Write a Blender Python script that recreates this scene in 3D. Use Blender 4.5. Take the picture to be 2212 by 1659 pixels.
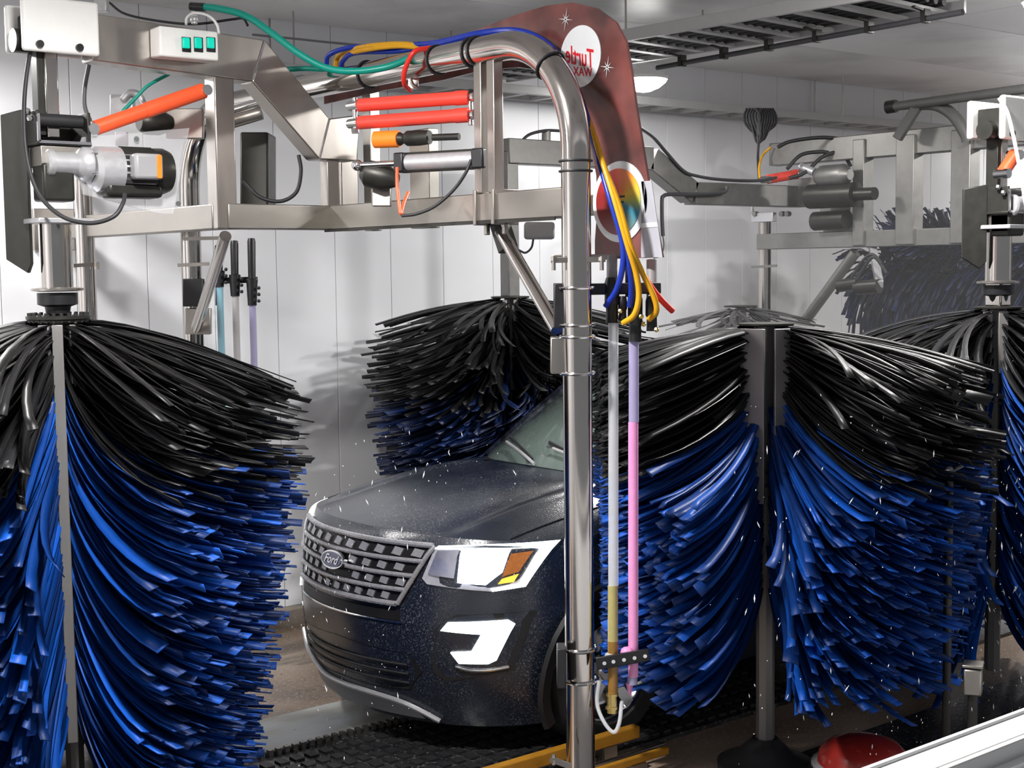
import bpy, bmesh, math, random
import numpy as np
from mathutils import Vector, Matrix

random.seed(7)
for o in list(bpy.data.objects):
    bpy.data.objects.remove(o)
SC = bpy.context.scene
COL = SC.collection

# ------------------------------------------------------------------ camera
FPX, CX, CY, EYE = 3050.0, 1106.0, 829.5, 2.33
TH, PITCH, ROLL = math.radians(51.2), math.atan(249.5 / 3050.0), math.radians(0.7)
_fh = Vector((math.cos(TH), math.sin(TH), 0)); _r0 = Vector((math.sin(TH), -math.cos(TH), 0)); _z = Vector((0, 0, 1))
FWD = _fh * math.cos(PITCH) - _z * math.sin(PITCH)
_u0 = _fh * math.sin(PITCH) + _z * math.cos(PITCH)
UP = _u0 * math.cos(ROLL) + _r0 * math.sin(ROLL)
RT = _r0 * math.cos(ROLL) - _u0 * math.sin(ROLL)
CAM = Vector((0, 0, EYE))
cd = bpy.data.cameras.new('camera'); cam = bpy.data.objects.new('camera', cd); COL.objects.link(cam)
cd.sensor_width = 36; cd.lens = 36 * FPX / 2212; cd.clip_start = 0.05; cd.clip_end = 200
m3 = Matrix((RT, UP, -FWD)).transposed()
cam.matrix_world = Matrix.Translation(CAM) @ m3.to_4x4()
SC.camera = cam

# ------------------------------------------------------------------ world and exposure
W = bpy.data.worlds.new('world'); SC.world = W; W.use_nodes = True
W.node_tree.nodes['Background'].inputs[0].default_value = (0.55, 0.57, 0.6, 1)
W.node_tree.nodes['Background'].inputs[1].default_value = 0.38
vs = SC.view_settings
vs.view_transform = 'Standard'; vs.look = 'None'; vs.gamma = 1; vs.exposure = 0.14; vs.use_curve_mapping = False

# the place's own ceiling lamps: (x, y, z, watts); built as fixtures further down
LAMPS = [(7.05, 7.25, 3.64, 20), (2.0, 7.25, 3.64, 60), (13.5, 7.25, 3.64, 50),
         (7.25, 4.25, 3.75, 95), (1.9, 4.1, 3.75, 150), (5.4, 4.1, 3.75, 140), (10.3, 4.25, 3.75, 100), (-1.6, 5.8, 3.75, 130)]


def at(px, py, X=None, Y=None, Z=None, D=None):
    """point of the place seen at photograph pixel (px, py), on the plane X/Y/Z = value or at depth D"""
    d = FWD + RT * ((px - CX) / FPX) + UP * ((CY - py) / FPX)
    if X is not None: t = (X - CAM.x) / d.x
    elif Y is not None: t = (Y - CAM.y) / d.y
    elif Z is not None: t = (Z - CAM.z) / d.z
    else: t = D
    return CAM + d * t


# ------------------------------------------------------------------ materials
MATS = {}


def nodes_of(name):
    m = bpy.data.materials.new(name); m.use_nodes = True
    nt = m.node_tree
    return m, nt, nt.nodes['Principled BSDF']


def pbr(name, col, rough=0.5, metal=0.0, var=0.12, scale=18.0, stretch=(1, 1, 1), bump=0.0, coat=0.0, rvar=0.08,
        spec=0.5, emit=None, estr=0.0, island=0.0, trans=0.0, alpha=1.0, ior=1.45):
    m, nt, b = nodes_of(name)
    N, L = nt.nodes, nt.links
    b.inputs['Base Color'].default_value = (*col, 1); b.inputs['Roughness'].default_value = rough
    b.inputs['Metallic'].default_value = metal; b.inputs['Specular IOR Level'].default_value = spec
    b.inputs['Coat Weight'].default_value = coat; b.inputs['Coat Roughness'].default_value = 0.06
    b.inputs['IOR'].default_value = ior
    if trans: b.inputs['Transmission Weight'].default_value = trans
    if alpha < 1: b.inputs['Alpha'].default_value = alpha
    if emit:
        b.inputs['Emission Color'].default_value = (*emit, 1); b.inputs['Emission Strength'].default_value = estr
    tc = N.new('ShaderNodeTexCoord'); mp = N.new('ShaderNodeMapping'); mp.inputs['Scale'].default_value = stretch
    L.new(tc.outputs['Object'], mp.inputs['Vector'])
    no = N.new('ShaderNodeTexNoise'); no.inputs['Scale'].default_value = scale; no.inputs['Detail'].default_value = 4
    L.new(mp.outputs['Vector'], no.inputs['Vector'])
    if var:
        mr = N.new('ShaderNodeMapRange'); mr.inputs['To Min'].default_value = 1 - var; mr.inputs['To Max'].default_value = 1 + var
        L.new(no.outputs['Fac'], mr.inputs['Value'])
        mx = N.new('ShaderNodeVectorMath'); mx.operation = 'SCALE'; mx.inputs[0].default_value = col
        src = mr.outputs['Result']
        if island:
            g = N.new('ShaderNodeNewGeometry'); m2 = N.new('ShaderNodeMapRange')
            m2.inputs['To Min'].default_value = 1 - island; m2.inputs['To Max'].default_value = 1 + island * 2.2
            pwn = N.new('ShaderNodeMath'); pwn.operation = 'POWER'; pwn.inputs[1].default_value = 2.6
            L.new(g.outputs['Random Per Island'], pwn.inputs[0]); L.new(pwn.outputs[0], m2.inputs['Value'])
            mm = N.new('ShaderNodeMath'); mm.operation = 'MULTIPLY'
            L.new(src, mm.inputs[0]); L.new(m2.outputs['Result'], mm.inputs[1]); src = mm.outputs[0]
        L.new(src, mx.inputs['Scale']); L.new(mx.outputs['Vector'], b.inputs['Base Color'])
    if rvar:
        r2 = N.new('ShaderNodeMapRange'); r2.inputs['To Min'].default_value = max(.02, rough - rvar); r2.inputs['To Max'].default_value = min(1, rough + rvar)
        L.new(no.outputs['Fac'], r2.inputs['Value']); L.new(r2.outputs['Result'], b.inputs['Roughness'])
    if bump:
        bp = N.new('ShaderNodeBump'); bp.inputs['Strength'].default_value = bump; bp.inputs['Distance'].default_value = 0.01
        L.new(no.outputs['Fac'], bp.inputs['Height']); L.new(bp.outputs['Normal'], b.inputs['Normal'])
    MATS[name] = m
    return m


def blotch(name, c1, c2, c3, rough, scale, speck=0.0, speck_scale=90, bump=.15, detail=6, pos=(.35, .5, .68), rvar=.15, st=(1, 1, 1)):
    m, nt, b = nodes_of(name); N, L = nt.nodes, nt.links
    tc = N.new('ShaderNodeTexCoord'); mp = N.new('ShaderNodeMapping'); mp.inputs['Scale'].default_value = st
    L.new(tc.outputs['Object'], mp.inputs['Vector'])
    n1 = N.new('ShaderNodeTexNoise'); n1.inputs['Scale'].default_value = scale; n1.inputs['Detail'].default_value = detail
    L.new(mp.outputs['Vector'], n1.inputs['Vector'])
    cr = N.new('ShaderNodeValToRGB'); cr.color_ramp.elements[0].color = (*c1, 1); cr.color_ramp.elements[0].position = pos[0]
    cr.color_ramp.elements[1].color = (*c3, 1); cr.color_ramp.elements[1].position = pos[2]
    e = cr.color_ramp.elements.new(pos[1]); e.color = (*c2, 1)
    L.new(n1.outputs['Fac'], cr.inputs['Fac'])
    out = cr.outputs['Color']
    n2 = N.new('ShaderNodeTexNoise'); n2.inputs['Scale'].default_value = speck_scale; n2.inputs['Detail'].default_value = 2
    L.new(mp.outputs['Vector'], n2.inputs['Vector'])
    if speck:
        r = N.new('ShaderNodeMapRange'); r.inputs['From Min'].default_value = .56; r.inputs['From Max'].default_value = .68
        r.inputs['To Max'].default_value = speck
        L.new(n2.outputs['Fac'], r.inputs['Value'])
        mx = N.new('ShaderNodeMixRGB'); mx.inputs['Color2'].default_value = (.75, .73, .72, 1)
        L.new(r.outputs['Result'], mx.inputs['Fac']); L.new(out, mx.inputs['Color1']); out = mx.outputs['Color']
    L.new(out, b.inputs['Base Color'])
    rr = N.new('ShaderNodeMapRange'); rr.inputs['To Min'].default_value = max(.03, rough - rvar); rr.inputs['To Max'].default_value = min(1, rough + rvar)
    L.new(n1.outputs['Fac'], rr.inputs['Value']); L.new(rr.outputs['Result'], b.inputs['Roughness'])
    bp = N.new('ShaderNodeBump'); bp.inputs['Strength'].default_value = bump; bp.inputs['Distance'].default_value = .01
    L.new(n2.outputs['Fac'], bp.inputs['Height']); L.new(bp.outputs['Normal'], b.inputs['Normal'])
    MATS[name] = m
    return m


pbr('panel', (.74, .75, .78), .38, var=.03, scale=3, rvar=.06)
pbr('panel_joint', (.6, .6, .61), .6, var=.05)
blotch('ceiling', (.50, .50, .50), (.80, .80, .80), (.86, .86, .86), .35, .7, bump=.05, rvar=.2)
blotch('concrete', (.17, .115, .08), (.33, .235, .165), (.48, .39, .30), .32, 1.7, speck=.5, speck_scale=70, st=(.6, 1, 1), rvar=.22)
blotch('belt_and_wet_shade', (.012, .012, .014), (.02, .02, .022), (.035, .034, .034), .22, 3.0, speck=.12, speck_scale=60)  # dark belt colour; on the added mat it stands for wet floor and shade
blotch('kerb', (.12, .095, .075), (.17, .14, .115), (.24, .21, .18), .5, 3, speck=.1)
blotch('lime_scale', (.55, .52, .42), (.74, .77, .75), (.84, .89, .90), .4, 3.5, speck=.2, st=(.4, 1.4, 1))
pbr('steel', (.42, .39, .36), .32, 1, var=.16, scale=9, stretch=(1, 1, .25), rvar=.1)
pbr('steel_dull', (.36, .34, .31), .40, 1, var=.2, scale=7, stretch=(.4, .4, 1), rvar=.12)
pbr('pipe', (.56, .53, .50), .13, 1, var=.06, scale=6, rvar=.05)
pbr('grille_chrome', (.46, .46, .49), .28, .5, var=.12, scale=40)
pbr('chrome', (.75, .75, .76), .14, 1, var=.05)
pbr('white_paint', (.82, .82, .80), .35, var=.04)
pbr('black_plastic', (.012, .012, .014), .38, var=.2)
pbr('dark_plate', (.035, .034, .03), .4, .5, var=.3)
pbr('rubber', (.02, .02, .022), .5, var=.2)
pbr('cable_dark', (.05, .05, .055), .5, var=.1)
pbr('cable_grey', (.10, .10, .11), .45, var=.1)
pbr('orange_red', (.85, .10, .03), .35, var=.08)
pbr('coral_red', (.72, .06, .04), .35, var=.08)
pbr('orange', (.9, .22, .02), .4, var=.06)
pbr('aluminium', (.55, .55, .57), .34, .55, var=.12, scale=40)
pbr('tray_paint', (.48, .48, .48), .4, var=.06)
pbr('steel_far', (.25, .245, .235), .45, .8, var=.2)
pbr('dark_boom', (.10, .098, .095), .5, var=.15)
pbr('grey_paint', (.30, .30, .31), .45, var=.06)
pbr('light_grey', (.45, .45, .50), .4, var=.04)
pbr('green_hose', (.0, .26, .20), .35, var=.1)
pbr('blue_hose', (.01, .035, .36), .3, var=.1)
pbr('yellow_hose', (.72, .36, .01), .3, var=.1)
pbr('red_hose', (.70, .03, .02), .3, var=.1)
pbr('button_green', (.0, .55, .40), .3, var=.05, emit=(.0, .6, .42), estr=.35)
pbr('yellow_paint', (.42, .19, .015), .4, var=.35, scale=12)
pbr('brass', (.55, .42, .16), .3, 1, var=.15)
pbr('clear_tube', (.78, .80, .84), .12, var=.05, alpha=.5, scale=30)
pbr('clear_guard', (.62, .62, .64), .14, var=.1, alpha=.25)
pbr('cyan_tube', (.28, .55, .66), .15, var=.05, alpha=.75)
pbr('violet_tube', (.42, .38, .60), .15, var=.08, alpha=.75)
pbr('grey_tube', (.55, .53, .52), .2, var=.05, alpha=.75)
pbr('pink_foam', (.78, .30, .58), .35, var=.08, scale=50)
pbr('olive_liquid', (.42, .36, .14), .2, var=.15, scale=30)
pbr('amber_liquid', (.26, .13, .02), .2, var=.2, scale=30)
pbr('bristle_black', (.009, .009, .010), .42, spec=.3, var=.2, island=.5, rvar=.12, scale=8)
pbr('bristle_blue', (.003, .046, .25), .48, spec=.35, var=.2, island=.55, rvar=.12, scale=8)
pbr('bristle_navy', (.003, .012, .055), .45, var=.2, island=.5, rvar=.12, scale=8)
pbr('bristle_grey', (.10, .10, .105), .6, var=.2, island=.3, scale=8)
pbr('core_steel', (.30, .29, .285), .42, .6, var=.15, stretch=(1, 1, .2))
pbr('tyre', (.014, .014, .015), .6, var=.2)
pbr('glass_dark', (.02, .03, .03), .06, var=0, rvar=0, spec=.7, coat=.5)
pbr('windshield', (.10, .13, .12), .07, var=.15, scale=2, spec=.7, coat=.4)
pbr('lamp_lens', (.9, .9, .9), .3, var=0, rvar=0, emit=(1, .98, .95), estr=30)
pbr('headlight_on', (.9, .9, .95), .2, var=0, rvar=0, emit=(.93, .95, 1), estr=7)
pbr('drl_on', (.9, .95, .9), .2, var=0, rvar=0, emit=(.93, 1, .95), estr=3.2)
pbr('headlight_body', (.50, .50, .56), .12, .4, var=.3, scale=25, coat=1)
pbr('reflector', (.75, .75, .8), .15, .9, var=.2, scale=30)
pbr('amber_lens', (.50, .17, .04), .2, var=.3, scale=50, coat=.6)
pbr('amber_on', (.9, .4, .05), .2, var=0, rvar=0, emit=(1, .5, .05), estr=1.2)
pbr('print_red', (.72, .02, .03), .4, var=.03)
pbr('print_white', (.80, .82, .84), .3, var=.03)
pbr('print_dark', (.03, .03, .05), .4, var=.05)
pbr('badge_blue', (.20, .22, .30), .2, .6, var=.1)
pbr('water', (.85, .87, .9), .08, var=0, rvar=0, spec=.8)
pbr('red_dome', (.28, .02, .015), .3, var=.2, coat=.4)
pbr('sill_white', (.80, .80, .80), .35, var=.02)
pbr('sill_grey', (.50, .50, .49), .4, var=.03)


def paint_material():
    m, nt, b = nodes_of('car_paint'); N, L = nt.nodes, nt.links
    tc = N.new('ShaderNodeTexCoord')
    n1 = N.new('ShaderNodeTexNoise'); n1.inputs['Scale'].default_value = 130; n1.inputs['Detail'].default_value = 3
    n2 = N.new('ShaderNodeTexNoise'); n2.inputs['Scale'].default_value = 3.2; n2.inputs['Detail'].default_value = 5
    L.new(tc.outputs['Object'], n1.inputs['Vector']); L.new(tc.outputs['Object'], n2.inputs['Vector'])
    # film of soapy water: fine pale droplets over navy paint, in drifts
    r1 = N.new('ShaderNodeMapRange'); r1.inputs['From Min'].default_value = .52; r1.inputs['From Max'].default_value = .72
    r2 = N.new('ShaderNodeMapRange'); r2.inputs['From Min'].default_value = .38; r2.inputs['From Max'].default_value = .66; r2.inputs['To Max'].default_value = .55
    mu = N.new('ShaderNodeMath'); mu.operation = 'MULTIPLY'
    L.new(n1.outputs['Fac'], r1.inputs['Value']); L.new(n2.outputs['Fac'], r2.inputs['Value'])
    L.new(r1.outputs['Result'], mu.inputs[0]); L.new(r2.outputs['Result'], mu.inputs[1])
    mx = N.new('ShaderNodeMixRGB'); mx.inputs['Color1'].default_value = (.006, .010, .021, 1); mx.inputs['Color2'].default_value = (.30, .30, .32, 1)
    L.new(mu.outputs[0], mx.inputs['Fac']); L.new(mx.outputs['Color'], b.inputs['Base Color'])
    b.inputs['Roughness'].default_value = .34; b.inputs['Coat Weight'].default_value = .8; b.inputs['Coat Roughness'].default_value = .1
    bp = N.new('ShaderNodeBump'); bp.inputs['Strength'].default_value = .25; bp.inputs['Distance'].default_value = .004
    L.new(n1.outputs['Fac'], bp.inputs['Height']); L.new(bp.outputs['Normal'], b.inputs['Normal']); L.new(bp.outputs['Normal'], b.inputs['Coat Normal'])
    MATS['car_paint'] = m


paint_material()


def sign_material():
    m, nt, b = nodes_of('sign_red'); N, L = nt.nodes, nt.links
    tc = N.new('ShaderNodeTexCoord')
    n1 = N.new('ShaderNodeTexNoise'); n1.inputs['Scale'].default_value = 3.2; n1.inputs['Detail'].default_value = 3
    L.new(tc.outputs['Object'], n1.inputs['Vector'])
    cr = N.new('ShaderNodeValToRGB')
    cr.color_ramp.elements[0].position = .38; cr.color_ramp.elements[0].color = (.055, .022, .022, 1)
    cr.color_ramp.elements[1].position = .66; cr.color_ramp.elements[1].color = (.24, .075, .066, 1)
    L.new(n1.outputs['Fac'], cr.inputs['Fac']); L.new(cr.outputs['Color'], b.inputs['Base Color'])
    b.inputs['Roughness'].default_value = .25
    MATS['sign_red'] = m
    # printed rainbow disc: hue runs round the centre
    m, nt, b = nodes_of('print_rainbow'); N, L = nt.nodes, nt.links
    tc = N.new('ShaderNodeTexCoord'); sx = N.new('ShaderNodeSeparateXYZ'); L.new(tc.outputs['Object'], sx.inputs['Vector'])
    an = N.new('ShaderNodeMath'); an.operation = 'ARCTAN2'; L.new(sx.outputs['Z'], an.inputs[0]); L.new(sx.outputs['Y'], an.inputs[1])
    mr = N.new('ShaderNodeMapRange'); mr.inputs['From Min'].default_value = -math.pi; mr.inputs['From Max'].default_value = math.pi
    L.new(an.outputs[0], mr.inputs['Value'])
    cr = N.new('ShaderNodeValToRGB'); el = cr.color_ramp.elements
    stops = [(0, (.45, .5, .12)), (.07, (.05, .28, .42)), (.18, (.16, .22, .14)), (.27, (.30, .10, .12)), (.4, (.22, .03, .03)), (.55, (.30, .02, .02)), (.72, (.62, .04, .02)), (.84, (.85, .25, .02)), (.93, (.85, .55, .04)), (1, (.45, .5, .12))]
    el[0].position = 0; el[0].color = (*stops[0][1], 1); el[1].position = 1; el[1].color = (*stops[-1][1], 1)
    for p, c in stops[1:-1]:
        e = el.new(p); e.color = (*c, 1)
    L.new(mr.outputs['Result'], cr.inputs['Fac']); L.new(cr.outputs['Color'], b.inputs['Base Color'])
    b.inputs['Roughness'].default_value = .3
    MATS['print_rainbow'] = m


sign_material()


# ------------------------------------------------------------------ mesh tools
class MB:
    def __init__(s):
        s.v = []; s.f = []

    def add(s, vs, fs):
        n = len(s.v); s.v.extend(Vector(v) for v in vs); s.f.extend(tuple(i + n for i in f) for f in fs)
        return s

    def obox(s, c, ax, ay, az):
        """box: centre and three half-axis vectors"""
        c = Vector(c); vs = []
        for k in (-1, 1):
            for j in (-1, 1):
                for i in (-1, 1):
                    vs.append(c + ax * i + ay * j + az * k)
        return s.add(vs, [(0, 2, 3, 1), (4, 5, 7, 6), (0, 1, 5, 4), (2, 6, 7, 3), (0, 4, 6, 2), (1, 3, 7, 5)])

    def box(s, c, size, rz=0.0):
        ca, sa = math.cos(rz), math.sin(rz)
        return s.obox(c, Vector((ca, sa, 0)) * size[0] / 2, Vector((-sa, ca, 0)) * size[1] / 2, Vector((0, 0, size[2] / 2)))

    def beam(s, p0, p1, w, h, up=(0, 0, 1)):
        p0, p1 = Vector(p0), Vector(p1); d = (p1 - p0); l = d.length; d.normalize()
        u = Vector(up)
        if abs(d.dot(u)) > .97: u = Vector((1, 0, 0))
        sd = d.cross(u).normalized(); u = sd.cross(d).normalized()
        return s.obox((p0 + p1) / 2, d * l / 2, sd * w / 2, u * h / 2)

    def tube(s, pts, r, n=12, cap=True, rf=None):
        pts = [Vector(p) for p in pts]; m = len(pts)
        t0 = (pts[1] - pts[0]).normalized()
        nrm = t0.orthogonal().normalized(); vs = []
        for i, p in enumerate(pts):
            t = ((pts[min(i + 1, m - 1)] - pts[max(i - 1, 0)])).normalized()
            nrm = (nrm - t * nrm.dot(t)).normalized(); b = t.cross(nrm)
            ri = rf[i] if rf else r
            for k in range(n):
                a = 2 * math.pi * k / n
                vs.append(p + nrm * math.cos(a) * ri + b * math.sin(a) * ri)
        fs = []
        for i in range(m - 1):
            for k in range(n):
                k2 = (k + 1) % n
                fs.append((i * n + k, i * n + k2, (i + 1) * n + k2, (i + 1) * n + k))
        if cap:
            fs.append(tuple(range(n))[::-1]); fs.append(tuple((m - 1) * n + k for k in range(n)))
        return s.add(vs, fs)

    def cyl(s, p0, p1, r, n=20, r1=None):
        return s.tube([p0, p1], r, n, rf=[r, r if r1 is None else r1])

    def lathe(s, c, axis, prof, n=24):
        """prof: (distance along axis, radius)"""
        a = Vector(axis).normalized(); x = a.orthogonal().normalized(); y = a.cross(x); c = Vector(c); vs = []
        for h, r in prof:
            for k in range(n):
                t = 2 * math.pi * k / n
                vs.append(c + a * h + x * math.cos(t) * r + y * math.sin(t) * r)
        fs = []
        for i in range(len(prof) - 1):
            for k in range(n):
                k2 = (k + 1) % n
                fs.append((i * n + k, i * n + k2, (i + 1) * n + k2, (i + 1) * n + k))
        fs.append(tuple(range(n))[::-1]); fs.append(tuple((len(prof) - 1) * n + k for k in range(n)))
        return s.add(vs, fs)

    def prism(s, pts, ext):
        """polygon (3-D points) extruded by vector ext"""
        pts = [Vector(p) for p in pts]; n = len(pts); e = Vector(ext)
        fs = [tuple(range(n)), tuple(range(2 * n - 1, n - 1, -1))] + [(i, i + n, (i + 1) % n + n, (i + 1) % n) for i in range(n)]
        return s.add(pts + [p + e for p in pts], fs)

    def grid(s, P):
        """P[i][j] points -> quads"""
        m, n = len(P), len(P[0])
        return s.add([p for row in P for p in row], [(i * n + j, i * n + j + 1, (i + 1) * n + j + 1, (i + 1) * n + j) for i in range(m - 1) for j in range(n - 1)])

    def shell(s, P, off):
        """grid with thickness: P front points, off vector or matching grid of vectors"""
        m, n = len(P), len(P[0])
        Q = [[P[i][j] + (off[i][j] if isinstance(off, list) else off) for j in range(n)] for i in range(m)]
        b = len(s.v); s.grid(P); c = len(s.v); s.grid(Q)
        rim = [(0, j) for j in range(n)] + [(i, n - 1) for i in range(1, m)] + [(m - 1, j) for j in range(n - 2, -1, -1)] + [(i, 0) for i in range(m - 2, 0, -1)]
        for k in range(len(rim)):
            a1 = rim[k]; a2 = rim[(k + 1) % len(rim)]
            s.f.append((b + a1[0] * n + a1[1], b + a2[0] * n + a2[1], c + a2[0] * n + a2[1], c + a1[0] * n + a1[1]))
        return s

    def ball(s, c, r, n=10, sq=(1, 1, 1)):
        c = Vector(c); vs = []; m = max(4, n // 2)
        for i in range(1, m):
            p = math.pi * i / m
            for k in range(n):
                a = 2 * math.pi * k / n
                vs.append(c + Vector((math.sin(p) * math.cos(a) * sq[0], math.sin(p) * math.sin(a) * sq[1], math.cos(p) * sq[2])) * r)
        vs += [c + Vector((0, 0, r * sq[2])), c - Vector((0, 0, r * sq[2]))]
        fs = []
        for i in range(m - 2):
            for k in range(n):
                k2 = (k + 1) % n; fs.append((i * n + k, (i + 1) * n + k, (i + 1) * n + k2, i * n + k2))
        T = len(vs) - 2
        for k in range(n):
            k2 = (k + 1) % n; fs.append((T, k, k2)); fs.append((T + 1, (m - 2) * n + k2, (m - 2) * n + k))
        return s.add(vs, fs)


def smoothpath(pts, k=6):
    """Catmull-Rom through points"""
    pts = [Vector(p) for p in pts]; P = [pts[0] * 2 - pts[1]] + pts + [pts[-1] * 2 - pts[-2]]; out = []
    for i in range(1, len(P) - 2):
        for j in range(k):
            t = j / k; a, b, c, d = P[i - 1], P[i], P[i + 1], P[i + 2]
            out.append(.5 * ((2 * b) + (c - a) * t + (2 * a - 5 * b + 4 * c - d) * t * t + (3 * b - a - 3 * c + d) * t ** 3))
    out.append(pts[-1])
    return out


def mesh_obj(name, mb, mat, origin, bevel=0.0, smooth=True, ang=38):
    me = bpy.data.meshes.new(name)
    me.from_pydata([tuple(v - origin) for v in mb.v], [], mb.f)
    me.validate()
    bm = bmesh.new(); bm.from_mesh(me); bmesh.ops.recalc_face_normals(bm, faces=bm.faces); bm.to_mesh(me); bm.free()
    if smooth:
        me.polygons.foreach_set('use_smooth', [True] * len(me.polygons)); me.set_sharp_from_angle(angle=math.radians(ang))
    me.materials.append(MATS[mat])
    o = bpy.data.objects.new(name, me); COL.objects.link(o)
    if bevel:
        b = o.modifiers.new('bevel', 'BEVEL'); b.width = bevel; b.segments = 2; b.limit_method = 'ANGLE'; b.angle_limit = math.radians(40)
    return o


def tag(o, label=None, cat=None, group=None, kind=None):
    if label: o['label'] = label
    if cat: o['category'] = cat
    if group: o['group'] = group
    if kind: o['kind'] = kind
    return o


def thing(name, label, cat, loc, group=None):
    o = bpy.data.objects.new(name, None); COL.objects.link(o); o.location = loc; o.empty_display_size = .1
    ORG[o.name] = Vector(loc)
    return tag(o, label, cat, group)


ORG = {}


def part(par, name, mb, mat, label=None, bevel=0.0, kind=None, smooth=True, ang=38):
    org = ORG[par.name]
    o = mesh_obj(name, mb, mat, org, bevel, smooth, ang); o.parent = par; ORG[o.name] = org
    return tag(o, label, None, None, kind)


def single(name, mb, mat, label, cat, group=None, bevel=0.0, kind=None, org=None, ang=38, smooth=True):
    if org is None:
        xs = [v.x for v in mb.v]; ys = [v.y for v in mb.v]; zs = [v.z for v in mb.v]
        org = Vector(((min(xs) + max(xs)) / 2, (min(ys) + max(ys)) / 2, min(zs)))
    o = mesh_obj(name, mb, mat, Vector((0, 0, 0)) + org, bevel, smooth, ang); o.location = org
    ORG[o.name] = Vector(org)
    # children built with part() use local coordinates relative to the same origin
    return tag(o, label, cat, group, kind)


def struct(name, mb, mat, bevel=0.0, org=(0, 0, 0)):
    o = mesh_obj(name, mb, mat, Vector(org), bevel); o.location = org; o['kind'] = 'structure'; ORG[o.name] = Vector(org)
    return o


def flat_text(body, size, shear=0.0, depth=0.0):
    cu = bpy.data.curves.new('txt', 'FONT'); cu.body = body; cu.size = size; cu.align_x = 'CENTER'; cu.align_y = 'CENTER'; cu.shear = shear; cu.extrude = depth; cu.resolution_u = 3
    cu.offset = size * .012
    o = bpy.data.objects.new('txt', cu); COL.objects.link(o)
    dg = bpy.context.evaluated_depsgraph_get()
    me = o.evaluated_get(dg).to_mesh()
    vs = [Vector(v.co) for v in me.vertices]; fs = [tuple(p.vertices) for p in me.polygons]
    o.evaluated_get(dg).to_mesh_clear(); bpy.data.objects.remove(o); bpy.data.curves.remove(cu)
    return vs, fs

# ================================================================== THE ROOM
WALL_Y, NEAR_Y, XL, XR, CEIL = 8.1, 1.95, -3.2, 19.5, 3.95
o = struct('floor', MB().box(((XL + XR) / 2, (NEAR_Y + WALL_Y) / 2, -.05), (XR - XL, WALL_Y - NEAR_Y + .4, .1)), 'concrete')
# ceiling: long boards running across the bay
cl = struct('ceiling', MB().box(((XL + XR) / 2, (NEAR_Y + WALL_Y) / 2, CEIL + .06), (XR - XL + .4, WALL_Y - NEAR_Y + .4, .1)), 'panel_joint')
nb = 5; bw = (WALL_Y - NEAR_Y) / nb
src = None
for i in range(nb):
    for j in range(6):
        L_ = (XR - XL) / 6
        c = Vector((XL + (j + .5) * L_, NEAR_Y + (i + .5) * bw, CEIL))
        if src is None:
            src = mesh_obj('ceiling_panel', MB().box((0, 0, 0), (L_ - .008, bw - .008, .03)), 'ceiling', Vector((0, 0, 0)), bevel=.003); o = src
        else:
            o = src.copy(); COL.objects.link(o)
        o.location = c; o.parent = cl
# far wall: tall white cladding panels over a brown concrete kerb
wf = struct('wall_far', MB().box(((XL + XR) / 2, WALL_Y + .08, CEIL / 2), (XR - XL + .2, .1, CEIL)), 'panel_joint')
PW = .445; x0 = 4.57 - PW * 17
src = None; k = 0
while x0 + k * PW < XR:
    c = Vector((x0 + (k + .5) * PW, WALL_Y + .016, .12 + (CEIL - .12) / 2))
    if src is None:
        src = mesh_obj('wall_panel', MB().box((0, 0, 0), (PW - .003, .03, CEIL - .12)), 'panel', Vector((0, 0, 0)), bevel=.004); o = src
    else:
        o = src.copy(); COL.objects.link(o)
    o.location = c; o.parent = wf; k += 1
struct('baseboard_far', MB().box(((XL + XR) / 2, WALL_Y - .02, .055), (XR - XL, .1, .13)), 'kerb', bevel=.01)
struct('wall_left', MB().box((XL - .05, (NEAR_Y + WALL_Y) / 2, CEIL / 2), (.1, WALL_Y - NEAR_Y + .3, CEIL)), 'panel')
struct('wall_right', MB().box((XR + .05, (NEAR_Y + WALL_Y) / 2, CEIL / 2), (.1, WALL_Y - NEAR_Y + .3, CEIL)), 'panel')
# near wall with the long viewing window the camera looks through
wn = struct('wall_near', MB().box(((XL + XR) / 2, NEAR_Y - .08, .53), (XR - XL, .14, 1.06)).box(((XL + XR) / 2, NEAR_Y - .08, 3.62), (XR - XL, .14, .66))
            .box((XL + .5, NEAR_Y - .08, 2.1), (1.0, .14, 2.4)).box((XR - 4.5, NEAR_Y - .08, 2.1), (9.0, .14, 2.4)), 'panel')
wsl = at(2030, 1622, Z=1.12)
sy = wsl.y
w1 = struct('window_1', MB().box((4.0, sy - .02, 1.1), (13.0, .09, .04)), 'sill_white', bevel=.004)
part(w1, 'sill_front', MB().box((4.0, sy - .075, 1.02), (13.0, .02, .2)), 'sill_grey', bevel=.003)
part(w1, 'sill_bead', MB().box((4.0, sy + .035, 1.112), (13.0, .016, .03)), 'sill_white', bevel=.003)
part(w1, 'apron', MB().box((4.0, (sy + NEAR_Y) / 2, 1.06), (13.0, abs(NEAR_Y - sy) + .1, .03)), 'sill_white')
# light-coloured trunking high on the far wall
single('cable_trunking', MB().box((.1, WALL_Y - .052, 2.93), (4.1, .09, .2)).box((.1, WALL_Y - .055, 3.035), (4.1, .1, .012)), 'light_grey',
       'pale grey trunking box running along the far wall at the left edge', 'trunking', bevel=.004)

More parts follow.
